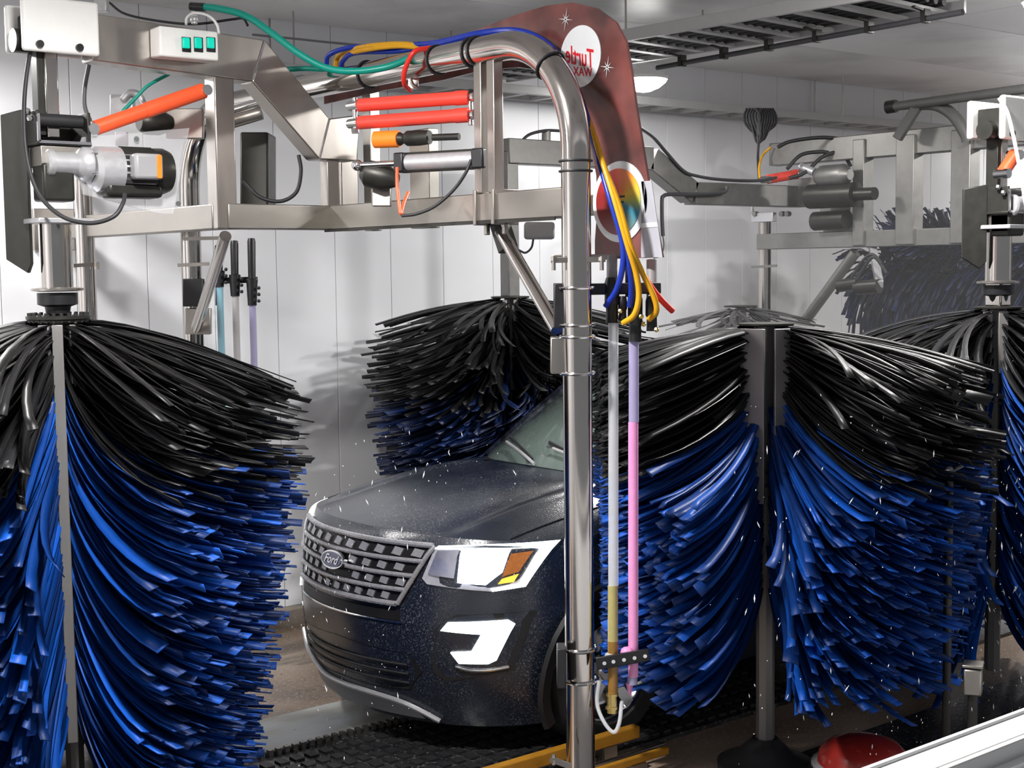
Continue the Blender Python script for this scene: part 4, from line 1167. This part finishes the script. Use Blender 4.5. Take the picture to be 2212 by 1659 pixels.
def strips(z0, phi, R, r0, k_top, D1, D2, swirl, wid, thk, seed, cx, cy, clear=True, n=9, curl=2.2):
    rng = np.random.default_rng(seed); N = len(z0)
    t = np.linspace(0, 1, n)[None, :]
    k = k_top[:, None]
    rr = r0 + (R[:, None] - r0) * ((1 - k) * t ** 1.3 + k * t)
    dz = k * D1 * t ** 1.7 + (1 - k) * D2[:, None] * (1 - (1 - t) ** curl)
    ph = phi[:, None] + (swirl * (1 + .3 * rng.standard_normal(N)))[:, None] * t ** 1.4 + rng.normal(0, .055, N)[:, None] * t
    wob = rng.normal(0, .006, (N, 1)) * np.sin(t * math.pi * 1.5 + rng.uniform(0, 6, (N, 1)))
    P = np.stack([cx + rr * np.cos(ph), cy + rr * np.sin(ph), z0[:, None] - dz + wob + rng.normal(0, .012, N)[:, None] * t], -1)
    if clear: car_clear(P)
    return ribbons(P, wid, thk, rng)


def ribbons(P, wid, thk, rng):
    N, n, _ = P.shape
    T = np.gradient(P, axis=1); T /= np.linalg.norm(T, axis=2, keepdims=True) + 1e-9
    Z = np.array([0, 0, 1.0]); S = np.cross(T, Z); S /= np.linalg.norm(S, axis=2, keepdims=True) + 1e-9
    U = np.cross(S, T)
    a = rng.normal(.2, .3, N)[:, None, None] + rng.normal(0, .25, N)[:, None, None] * np.linspace(0, 1, n)[None, :, None]
    A = S * np.cos(a) + U * np.sin(a); B = U * np.cos(a) - S * np.sin(a)
    w = (wid * (1 + .25 * rng.standard_normal(N)))[:, None, None] / 2
    w = np.clip(w, wid * .3, wid); h = thk / 2
    taper = (.75 + .25 * np.linspace(0, 1, n))[None, :, None]
    c = np.stack([P + A * w * taper + B * h, P - A * w * taper + B * h, P - A * w * taper - B * h, P + A * w * taper - B * h], 2)   # N,n,4,3
    V = c.reshape(-1, 3)
    idx = np.arange(N * n * 4).reshape(N, n, 4); F = []
    for e in range(4):
        e2 = (e + 1) % 4
        F.append(np.stack([idx[:, :-1, e], idx[:, :-1, e2], idx[:, 1:, e2], idx[:, 1:, e]], -1).reshape(-1, 4))
    F.append(idx[:, -1, :].reshape(-1, 4)); F.append(idx[:, 0, ::-1].reshape(-1, 4))
    return V, np.concatenate(F)


def strip_part(par, name, VF, mat, label=None):
    V, F = VF; org = ORG[par.name]
    me = bpy.data.meshes.new(name); me.vertices.add(len(V)); me.vertices.foreach_set('co', (V - np.array(org)).ravel())
    me.loops.add(F.size); me.loops.foreach_set('vertex_index', F.ravel().astype(np.int32))
    me.polygons.add(len(F)); me.polygons.foreach_set('loop_start', np.arange(0, F.size, 4, dtype=np.int32))
    me.update(calc_edges=True)
    me.materials.append(MATS[mat])
    o = bpy.data.objects.new(name, me); COL.objects.link(o); o.parent = par; ORG[o.name] = org
    return tag(o, label, None, None, 'stuff')


def brush(label, bx, by, zt, zlow, Rtop, Rbot, black_h, seed, rows=46, per=30, gap=.42, D1=.27, D2=.42, swirl=.35, wid=.03, blue='bristle_blue', black='bristle_black',
          clear=True, core_low=.12, plates=True, face=None, gap_low=None, group='upright spinning brushes', r0=.085, pr=.10, curl=1.55):
    rng = np.random.default_rng(seed)
    t = thing('wash_brush', label, 'brush', (bx, by, 0), group)
    to_cam = math.atan2(-by, -bx) if face is None else face
    part(t, 'core', MB().lathe((bx, by, core_low), (0, 0, 1), [(0, .035), (.02, .042), (zt - core_low - .03, .042), (zt - core_low, .035)], 8), 'core_steel')
    part(t, 'top_disc', MB().lathe((bx, by, zt - .012), (0, 0, 1), [(0, .12), (.004, .125), (.012, .125), (.014, .1)], 32), 'dark_plate')
    if plates:
        # steel channels on the core, edges towards the room
        for j, (da, w, zl) in enumerate(plates):
            a = to_cam + da; d = Vector((math.cos(a), math.sin(a), 0)); sd = Vector((-math.sin(a), math.cos(a), 0))
            part(t, 'core_channel', MB().obox(Vector((bx, by, (zt - .02 + zl) / 2)) + d * pr, sd * w / 2, d * .008, Vector((0, 0, (zt - .02 - zl) / 2))), 'core_steel', bevel=.003)
    zs, ph, kt, RR, DD = [], [], [], [], []
    for i in range(rows):
        f = (i + .5) / rows; z = zt - .015 - (zt - zlow) * f
        g = gap if gap_low is None or z > zt - black_h * 1.3 else gap_low
        m = per
        an = to_cam + g / 2 + (2 * math.pi - g) * (np.arange(m) + rng.uniform(.1, .9, m)) / m
        zs.append(np.full(m, z) + rng.uniform(-.5, .5, m) * (zt - zlow) / rows); ph.append(an)
        kk = np.clip(1 - (zt - z) / .22, 0, 1); kt.append(np.full(m, kk * kk * (3 - 2 * kk)))
        # hanging strips: longest a little below the top
        r = Rtop + (Rbot - Rtop) * np.clip((f - .12) / .88, 0, 1)
        RR.append(np.full(m, r) * (1 + .06 * np.clip(rng.standard_normal(m), -2, 1.2)) * (.94 if i < 2 else 1)); DD.append(np.full(m, D2) * (1 + .12 * rng.standard_normal(m)))
    zs, ph, kt, RR, DD = map(np.concatenate, (zs, ph, kt, RR, DD))
    blk = zs > zt - black_h
    for nm, msk, mat in (('black_bristles', blk, black), ('blue_bristles', ~blk, blue)):
        if msk.any():
            strip_part(t, nm, strips(zs[msk], ph[msk], RR[msk], r0, kt[msk], D1, DD[msk], swirl, wid, .0045, seed + 1, bx, by, clear, curl=curl), mat)
    return t


# left brush, hanging in front of the vehicle
bA = brush('large blue and black brush hanging at the left, nearest the camera', BXA, BYA, ZTA, .42, 1.01, .74, .28, 11, rows=58, per=64, gap=.55, D1=.27, D2=.40, swirl=.12, clear=False, wid=.038,
           plates=[(-.05, .045, .30), (.62, .06, ZTA - .34), (-.55, .05, ZTA - .34)], pr=.115)
tr = MB().lathe((BXA, BYA, ZTA), (0, 0, 1), [(0, .13), (.003, .135), (.016, .135), (.018, .1)], 32)
for k in range(24):
    a = 2 * math.pi * k / 24; tr.cyl((BXA + .12 * math.cos(a), BYA + .12 * math.sin(a), ZTA - .012), (BXA + .12 * math.cos(a), BYA + .12 * math.sin(a), ZTA + .03), .008, 6)
part(bA, 'bolt_ring', tr, 'dark_plate')
for da in (-.55, .75):
    a = math.atan2(-BYA, -BXA) + da; d = Vector((math.cos(a), math.sin(a), 0))
    part(bA, 'core_bracket', MB().box(Vector((BXA, BYA, ZTA - .37)) + d * .13, (.07, .07, .05), a), 'aluminium', bevel=.004)

# near right brush, standing on the floor beside the vehicle
pB = at(1655, 698, Y=4.25); ZTB = pB.z
bB = brush('big blue and black brush standing at the near side of the vehicle', pB.x, pB.y, ZTB, .88, .97, .80, .28, 23, rows=52, per=60, gap=1.1, D1=.17, D2=.36, swirl=-.10, gap_low=.5, wid=.036,
           plates=[(-.40, .115, ZTB - .80), (.48, .075, ZTB - .55)], core_low=.02, pr=.15)
part(bB, 'channel_rivet', MB().ball(Vector((pB.x, pB.y, ZTB - .66)) + Vector((-.10, -.09, 0)), .012, 8).ball(Vector((pB.x, pB.y, ZTB - .72)) + Vector((-.10, -.09, 0)), .012, 8), 'black_plastic')
part(bB, 'turntable', MB().lathe((pB.x, pB.y, .012), (0, 0, 1), [(0, .22), (.03, .22), (.06, .14), (.12, .08), (.14, .06)], 28), 'rubber')

# far brush behind the bonnet
pC = at(1102, 640, Y=7.12); ZTC = pC.z
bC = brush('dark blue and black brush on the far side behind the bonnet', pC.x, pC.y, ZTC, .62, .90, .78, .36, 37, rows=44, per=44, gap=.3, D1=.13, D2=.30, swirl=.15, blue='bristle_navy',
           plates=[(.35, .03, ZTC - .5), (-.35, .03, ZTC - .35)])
# right-hand near brush cut by the picture edge
pD = at(2155, 662, Y=4.25); ZTD = pD.z
bD = brush('blue brush cut off by the right edge of the photo', pD.x, pD.y, ZTD, .6, .92, .82, .28, 41, rows=42, per=40, gap=.5, D1=.2, D2=.38, swirl=.2, clear=True,
           plates=[(.3, .05, ZTD - .35), (-.5, .05, ZTD - .35)])
# pale brush top far behind the near right brush
pF = at(1600, 660, Y=7.15); ZTF = pF.z
bF = brush('small grey brush top peeking over the near right brush', pF.x, pF.y, ZTF, .8, .62, .5, .25, 53, rows=22, per=26, gap=.1, D1=.08, D2=.3, blue='bristle_navy', black='bristle_grey', plates=False)

# overhead roller brush far down the bay (axis across the bay)
EX, EZ, EY0, EY1, ER = 9.45, 2.22, 4.9, 7.0, .58
tE = thing('top_roller_brush', 'dark blue horizontal roller brush high up behind the right gantry', 'brush', (EX, (EY0 + EY1) / 2, EZ))
part(tE, 'core', MB().cyl((EX, EY0 - .2, EZ), (EX, EY1 + .2, EZ), .08, 16), 'core_steel')
rng = np.random.default_rng(5); N = 1700
y0 = rng.uniform(EY0, EY1, N); a = rng.uniform(0, 2 * math.pi, N); R = ER * (1 + .05 * rng.standard_normal(N))
tt = np.linspace(0, 1, 6)[None, :]
rr = .08 + (R[:, None] - .08) * tt; aa = a[:, None] + .5 * tt ** 1.5
P = np.stack([EX + rr * np.cos(aa), y0[:, None] + rng.normal(0, .06, N)[:, None] * tt, EZ + rr * np.sin(aa) - .06 * tt ** 2], -1)
strip_part(tE, 'navy_bristles', ribbons(P, .028, .004, rng), 'bristle_navy')

# ================================================================== RIGHT-HAND GANTRY further down the bay
GX = 8.5
g2 = thing('brush_gantry', 'grey second gantry frame further down the bay at right', 'gantry', (GX, 6.5, 2.5))
def gx(px, py, x=GX): return at(px, py, X=x)
u0 = gx(1672, 335); u1 = gx(2125, 318)
part(g2, 'upper_beam', MB().beam((GX, u0.y, u0.z), (GX, u1.y - .6, u0.z), .12, .17), 'steel_far', bevel=.006)
lo = gx(1700, 521); lz = lo.z
part(g2, 'lower_beam', MB().beam((GX, gx(1645, 520).y, lz), (GX, 3.9, lz), .12, .12), 'steel_far', bevel=.006)
for px, w in ((1968, .15), (2088, .15), (1868, .10)):
    p = gx(px, 420); part(g2, 'post', MB().box((GX - .02, p.y, (u0.z + lz) / 2), (.12, w, u0.z - lz + .1)), 'steel_far', bevel=.006)
for px, y0_, y1_ in ((1735, 385, 445), (1805, 445, 470), (1812, 480, 505)):
    p = gx(px, (y0_ + y1_) / 2); part(g2, 'plate', MB().box((GX + .02, p.y, p.z), (.06, .28, abs(gx(px, y0_).z - gx(px, y1_).z))), 'steel_far', bevel=.005)
fp = gx(1652, 560)
part(g2, 'leg', MB().cyl((GX, fp.y, 0), (GX, fp.y, lz + .2), .05, 18), 'pipe')
part(g2, 'leg', MB().cyl((GX, 3.85, 0), (GX, 3.85, lz + .1), .05, 18), 'pipe')
part(g2, 'leg_clamp', MB().beam(gx(1624, 577, GX - .06), gx(1678, 574, GX - .06), .012, .02), 'steel_far')
part(g2, 'brace', MB().cyl(gx(1848, 545), gx(1738, 695), .04, 16), 'steel_far')
sw = gx(1665, 470); part(g2, 'switch_bracket', MB().box((GX - .08, sw.y, sw.z), (.05, .22, .07)).cyl((GX - .1, sw.y + .1, sw.z + .04), (GX - .1, sw.y + .1, sw.z + .1), .012, 8), 'aluminium', bevel=.004)
for px in (1632, 1690, 1702):
    p = gx(px, 462, GX - .1); part(g2, 'bolt', MB().cyl(p + Vector((-.02, 0, 0)), p + Vector((.02, 0, 0)), .02, 8), 'steel_far')
# far arm that carries the far brush
YC2 = 7.12
arm = thing('cranked_beam', 'pale steel cranked beam carrying the far brush behind the bent pipe', 'beam', at(1300, 330, Y=YC2))
za = at(1150, 330, Y=YC2).z; zl_ = at(1500, 418, Y=YC2).z
xa0, xa1, xa2, xa3 = at(1088, 330, Y=YC2).x, at(1400, 320, Y=YC2).x, at(1490, 418, Y=YC2).x, GX + .1
part(arm, 'upper_beam', MB().beam((xa0, YC2, za), (xa1, YC2, za), .12, .16), 'steel_far', bevel=.006)
part(arm, 'sloping_beam', MB().beam((xa1, YC2, za), (xa2, YC2, zl_), .12, .16), 'steel_far', bevel=.006)
part(arm, 'lower_beam', MB().beam((xa2, YC2, zl_), (xa3, YC2, zl_), .12, .16), 'steel_far', bevel=.006)
part(arm, 'brush_shaft', MB().box((pC.x, YC2, (za + ZTC) / 2), (.09, .09, za - ZTC)), 'steel_far', bevel=.006)
part(arm, 'pivot_lug', MB().cyl(at(1180, 306, Y=YC2), at(1180, 283, Y=YC2), .03, 12), 'steel_far')
hose('grey_cable', 'dark cable draped along the far arm and its slope', [(1380, 275, 9.4), (1412, 298, 9.5), (1440, 330, 9.55), (1475, 368, 9.6), (1505, 380, 9.7), (1560, 388, 9.9), (1640, 390, 10.1), (1700, 378, 10.2)], .012, 'cable_dark', 9.5, 'cables on the right gantry', 'cable', Y=7.05)
hose('grey_cable', 'small cable arch over the far brush arm', [(1125, 306, 8.9), (1145, 290, 8.9), (1180, 282, 8.9), (1215, 283, 8.9)], .01, 'cable_dark', 8.9, 'cables on the right gantry', 'cable', Y=7.1)
hose('water_pipe', 'thin dark water pipe stepping down right of the sign board', [(1432, 510, 8.6), (1430, 470, 8.6), (1430, 432, 8.6), (1433, 424, 8.6), (1445, 420, 8.6), (1490, 420, 8.62), (1545, 418, 8.64), (1566, 414, 8.64), (1570, 404, 8.64)], .014, 'cable_dark', 8.6, cat='pipe', Y=7.02)
hose('grey_cable', 'thin wire dropping from the water pipe beside the sign', [(1432, 510, 8.6), (1434, 530, 8.6), (1428, 552, 8.6), (1412, 558, 8.6)], .004, 'cable_dark', 8.6, 'cables on the right gantry', 'cable', Y=7.02)
gas_spring('small red gas spring on the right gantry', at(1655, 388, Y=7.1), at(1722, 376, Y=7.0), .035, 'coral_red', step=.9)
rv = thing('drive_cluster', 'dark motor cluster in the middle of the right gantry', 'motor', gx(1800, 420))
part(rv, 'motor', MB().cyl(gx(1750, 425, GX - .2), gx(1850, 420, GX - .2), .09, 18), 'dark_plate')
part(rv, 'shaft', MB().cyl(gx(1845, 420, GX - .22), gx(1890, 418, GX - .22), .045, 16), 'dark_plate')
part(rv, 'housing', MB().lathe(gx(1765, 382, GX - .2), (0, -1, 0), [(0, .05), (.05, .08), (.25, .08), (.3, .04)], 16), 'steel_far')
part(rv, 'fitting', MB().cyl(gx(1730, 360, GX - .2), gx(1760, 372, GX - .2), .03, 12), 'aluminium')
part(rv, 'lower_motor', MB().cyl(gx(1760, 478, GX - .1), gx(1830, 474, GX - .1), .07, 16), 'dark_plate')
for k, pts in enumerate(([(1700, 365), (1730, 335), (1770, 328), (1790, 330)], [(1705, 385), (1740, 372), (1775, 340), (1815, 325)], [(1680, 318), (1710, 305), (1780, 297), (1850, 305)], [(1818, 325), (1830, 345), (1838, 360)])):
    hose('black_hose', ['upper looping black hose on the right gantry', 'lower looping black hose on the right gantry', 'flat black hose on top of the right gantry beam', 'short black hose dropping from the gantry beam'][k], [(x, y, 10.4) for x, y in pts], .014, 'rubber', 10.4, 'cables on the right gantry')
# hanging coil of cable
ck = thing('cable_coil', 'coil of grey cable hanging from the tray on the far wall', 'cable', at(1640, 300, D=10.9))
for k in range(8):
    xa, xb = 1608 + 4 * k + (k % 3) * 2, 1676 - 5 * k; ym = 290 + (k * 7) % 22
    dd = 10.9 - .02 * k
    P_ = [(xa + 6, 234), (xa, 250), (xa + 4, 270), (1638 + (k % 3) * 4, ym), (xb - 3, 272), (xb, 250), (xb - 8, 234)]
    part(ck, 'loop', MB().tube(smoothpath([at(x, y, D=dd) for x, y in P_], 4), .010, 6), 'cable_dark')
part(ck, 'drop', MB().tube(smoothpath([at(1640, 295, D=10.9), at(1637, 340, D=10.9), at(1640, 390, D=10.7)], 5), .011, 6), 'cable_dark')
hose('yellow_cable', 'thin yellow cable curling by the hanging coil', [(1665, 318, 10.8), (1648, 335, 10.8), (1640, 360, 10.7), (1641, 385, 10.6)], .009, 'yellow_hose', 10.7, cat='cable')
# dark boom arms near the ceiling
bm = thing('boom_arm', 'dark elbow boom with a curved brace above the right gantry', 'boom', at(1980, 250, D=9.6))
part(bm, 'boom', MB().cyl(at(1918, 232, D=9.9), at(2290, 182, D=8.7), .032, 14), 'dark_boom')
part(bm, 'boom_end', MB().cyl(at(1916, 232, D=9.9), at(1936, 229, D=9.85), .045, 14), 'dark_plate')
part(bm, 'strut', MB().beam(at(1985, 225, D=9.7), at(1938, 300, D=9.8), .07, .06), 'dark_boom', bevel=.005)
part(bm, 'curved_brace', MB().tube(smoothpath([at(1985, 225, D=9.7), at(2025, 228, D=9.6), at(2060, 250, D=9.5), at(2086, 290, D=9.45), at(2090, 305, D=9.45)], 5), .04, 12), 'dark_boom')
part(bm, 'hanger', MB().cyl(at(2285, 183, D=8.7), Vector((at(2285, 183, D=8.7).x, at(2285, 183, D=8.7).y, CEIL - .02)), .02, 10), 'dark_boom')
# spray head with cables under the right gantry
sh = thing('spray_nozzle', 'dark double spray nozzle hanging under the right gantry', 'nozzle', gx(1880, 600))
part(sh, 'nozzle', MB().cyl(gx(1812, 618, GX - .3), gx(1855, 612, GX - .3), .045, 14), 'dark_plate'); part(sh, 'nozzle', MB().cyl(gx(1850, 622, GX - .3), gx(1900, 618, GX - .3), .05, 14), 'dark_plate')
part(sh, 'holder', MB().beam(gx(1885, 535, GX), gx(1900, 615, GX - .3), .05, .05), 'grey_paint')
for k, pts in enumerate(([(1840, 600), (1865, 562), (1885, 550), (1905, 570)], [(1850, 605), (1872, 570), (1890, 556), (1915, 590)])):
    part(sh, 'hose', MB().tube(smoothpath([gx(x, y, GX - .32) for x, y in pts], 5), .012, 8), 'rubber')
# drive of the right-hand brush
zD = at(2150, 258, Y=4.25).z
dD = brush_drive('gear motor and hanger above the brush at the right picture edge', pD.x, pD.y, ZTD, zD)
part(dD, 'long_shaft', MB().box((pD.x, pD.y, ZTD + .25), (.10, .10, .5)), 'pipe', bevel=.01)
am2 = thing('support_beam', 'white-capped steel beam leaving the right picture edge', 'beam', (pD.x + 1, pD.y, zD))
part(am2, 'beam', MB().beam((pD.x + .25, pD.y, zD), (GX + .05, pD.y, zD), .12, .2), 'steel', bevel=.006)
part(am2, 'drop_post', MB().box((GX, pD.y, (zD + lz) / 2), (.12, .12, zD - lz + .1)), 'steel', bevel=.006)
gas_spring('orange gas spring beside the right picture edge', at(2165, 375, D=7.3), at(2192, 335, D=7.4), .034, 'orange_red', step=.9)
hose('white_hose', 'white hose bending down at the right picture edge', [(2158, 212, 7.3), (2175, 240, 7.28), (2188, 290, 7.26), (2200, 350, 7.25), (2212, 420, 7.24), (2222, 480, 7.24)], .009, 'white_paint', 7.3)

# ================================================================== SMALL THINGS ON THE FLOOR AT RIGHT
sp = thing('spray_post', 'thin dark upright spray post between the two right brushes', 'post', at(2045, 1470, D=6.3))
bx_ = at(2045, 1470, D=6.0); tp = at(2047, 1020, D=6.0)
tp = Vector((bx_.x, bx_.y, tp.z))
part(sp, 'pole', MB().cyl((bx_.x, bx_.y, .012), tp, .018, 12), 'dark_plate')
part(sp, 'nozzle', MB().cyl(tp, tp + Vector((.06, -.02, .03)), .012, 10).ball(tp + Vector((0, 0, .02)), .018, 8), 'aluminium')
part(sp, 'foot', MB().box((bx_.x, bx_.y, .02), (.16, .16, .016)), 'steel_dull', bevel=.003)
bxp = at(2102, 1470, D=5.7)
jb = thing('junction_box', 'small grey box on a stand at the lower right', 'box', (bxp.x, bxp.y, 0))
part(jb, 'box', MB().box((bxp.x, bxp.y, bxp.z), (.08, .07, .11), .5), 'steel_dull', bevel=.008)
part(jb, 'lid', MB().box((bxp.x, bxp.y, bxp.z + .066), (.09, .08, .012), .5), 'steel_dull', bevel=.003)
part(jb, 'stand', MB().cyl((bxp.x, bxp.y, .012), (bxp.x, bxp.y, bxp.z - .05), .02, 10), 'dark_plate')
rdp = at(1865, 1625, Z=.2)
rd = thing('floor_motor_cover', 'dark base unit with a red domed cover at the lower right', 'cover', (rdp.x, rdp.y, 0))
part(rd, 'base', MB().lathe((rdp.x, rdp.y, .012), (0, 0, 1), [(0, .24), (.1, .24), (.14, .22)], 28), 'dark_plate')
part(rd, 'dome', MB().lathe((rdp.x, rdp.y, .15), (0, 0, 1), [(0, .2), (.05, .19), (.09, .15), (.115, .08), (.122, .01)], 28), 'red_dome', 'red domed cover')
part(rd, 'rim', MB().lathe((rdp.x, rdp.y, .14), (0, 0, 1), [(0, .225), (.012, .225), (.016, .2)], 28), 'grey_paint')

# ================================================================== WATER IN THE AIR
def spray(label, boxes, n, seed, name='water_spray'):
    rng = random.Random(seed); mb = MB()
    for _ in range(n):
        x0, x1, y0_, y1_, z0_, z1_ = rng.choice(boxes)
        c = Vector((rng.uniform(x0, x1), rng.uniform(y0_, y1_), rng.uniform(z0_, z1_))); r = rng.uniform(.0012, .0032)
        d = Vector((rng.uniform(-.5, .5), rng.uniform(-.5, .5), -1)).normalized(); L_ = r * rng.choice((1, 1.4, 3, 6))
        u = d.orthogonal().normalized() * r; w = d.cross(u).normalized() * r
        mb.add([c + d * L_, c + u, c + w, c - u, c - w, c - d * L_], [(0, 1, 2), (0, 2, 3), (0, 3, 4), (0, 4, 1), (5, 2, 1), (5, 3, 2), (5, 4, 3), (5, 1, 4)])
    return single(name, mb, 'water', label, 'water', kind='stuff')


spray('fine water drops flying around the near right brush', [(3.9, 6.2, 3.0, 3.9, .15, 1.9), (5.0, 6.4, 2.9, 4.0, .1, 1.5)], 700, 3)
spray('water drops flying over the vehicle bonnet and nose', [(3.0, 4.6, 4.9, 6.6, .9, 1.5), (2.9, 3.6, 5.0, 6.5, .2, 1.2)], 350, 4)

# drifting spray mist around the far brushes
m, nt, b = nodes_of('mist'); nt.nodes.remove(b)
vsn = nt.nodes.new('ShaderNodeVolumeScatter'); vsn.inputs['Color'].default_value = (.95, .96, 1, 1); vsn.inputs['Density'].default_value = .024
nt.links.new(vsn.outputs[0], nt.nodes['Material Output'].inputs['Volume']); MATS['mist'] = m
single('spray_mist', MB().ball((8.6, 5.9, 1.9), 1.0, 24, (2.3, 1.9, 1.35)), 'mist', 'drifting white spray mist around the brushes at the far right', 'mist', kind='stuff')

# another pole far behind the left brush
pq = at(186, 570, Y=7.5)
pl = thing('support_pole', 'stainless pole behind the bearing tube of the left brush', 'pole', (pq.x, pq.y, 0))
part(pl, 'tube', MB().cyl((pq.x, pq.y, 0), (pq.x, pq.y, 2.95), .05, 20), 'pipe')
part(pl, 'clamp_bar', MB().beam(at(158, 574, Y=7.43), at(214, 570, Y=7.43), .012, .02), 'steel')
part(pl, 'bolt', MB().cyl(at(210, 566, Y=7.42), at(210, 582, Y=7.42), .014, 8), 'steel')
part(pl, 'cap_arm', MB().beam((pq.x, pq.y, 2.93), (pq.x, WALL_Y - .01, 2.93), .05, .05), 'steel')
part(pl, 'base_plate', MB().box((pq.x, pq.y, .01), (.2, .2, .02)), 'steel', bevel=.003)
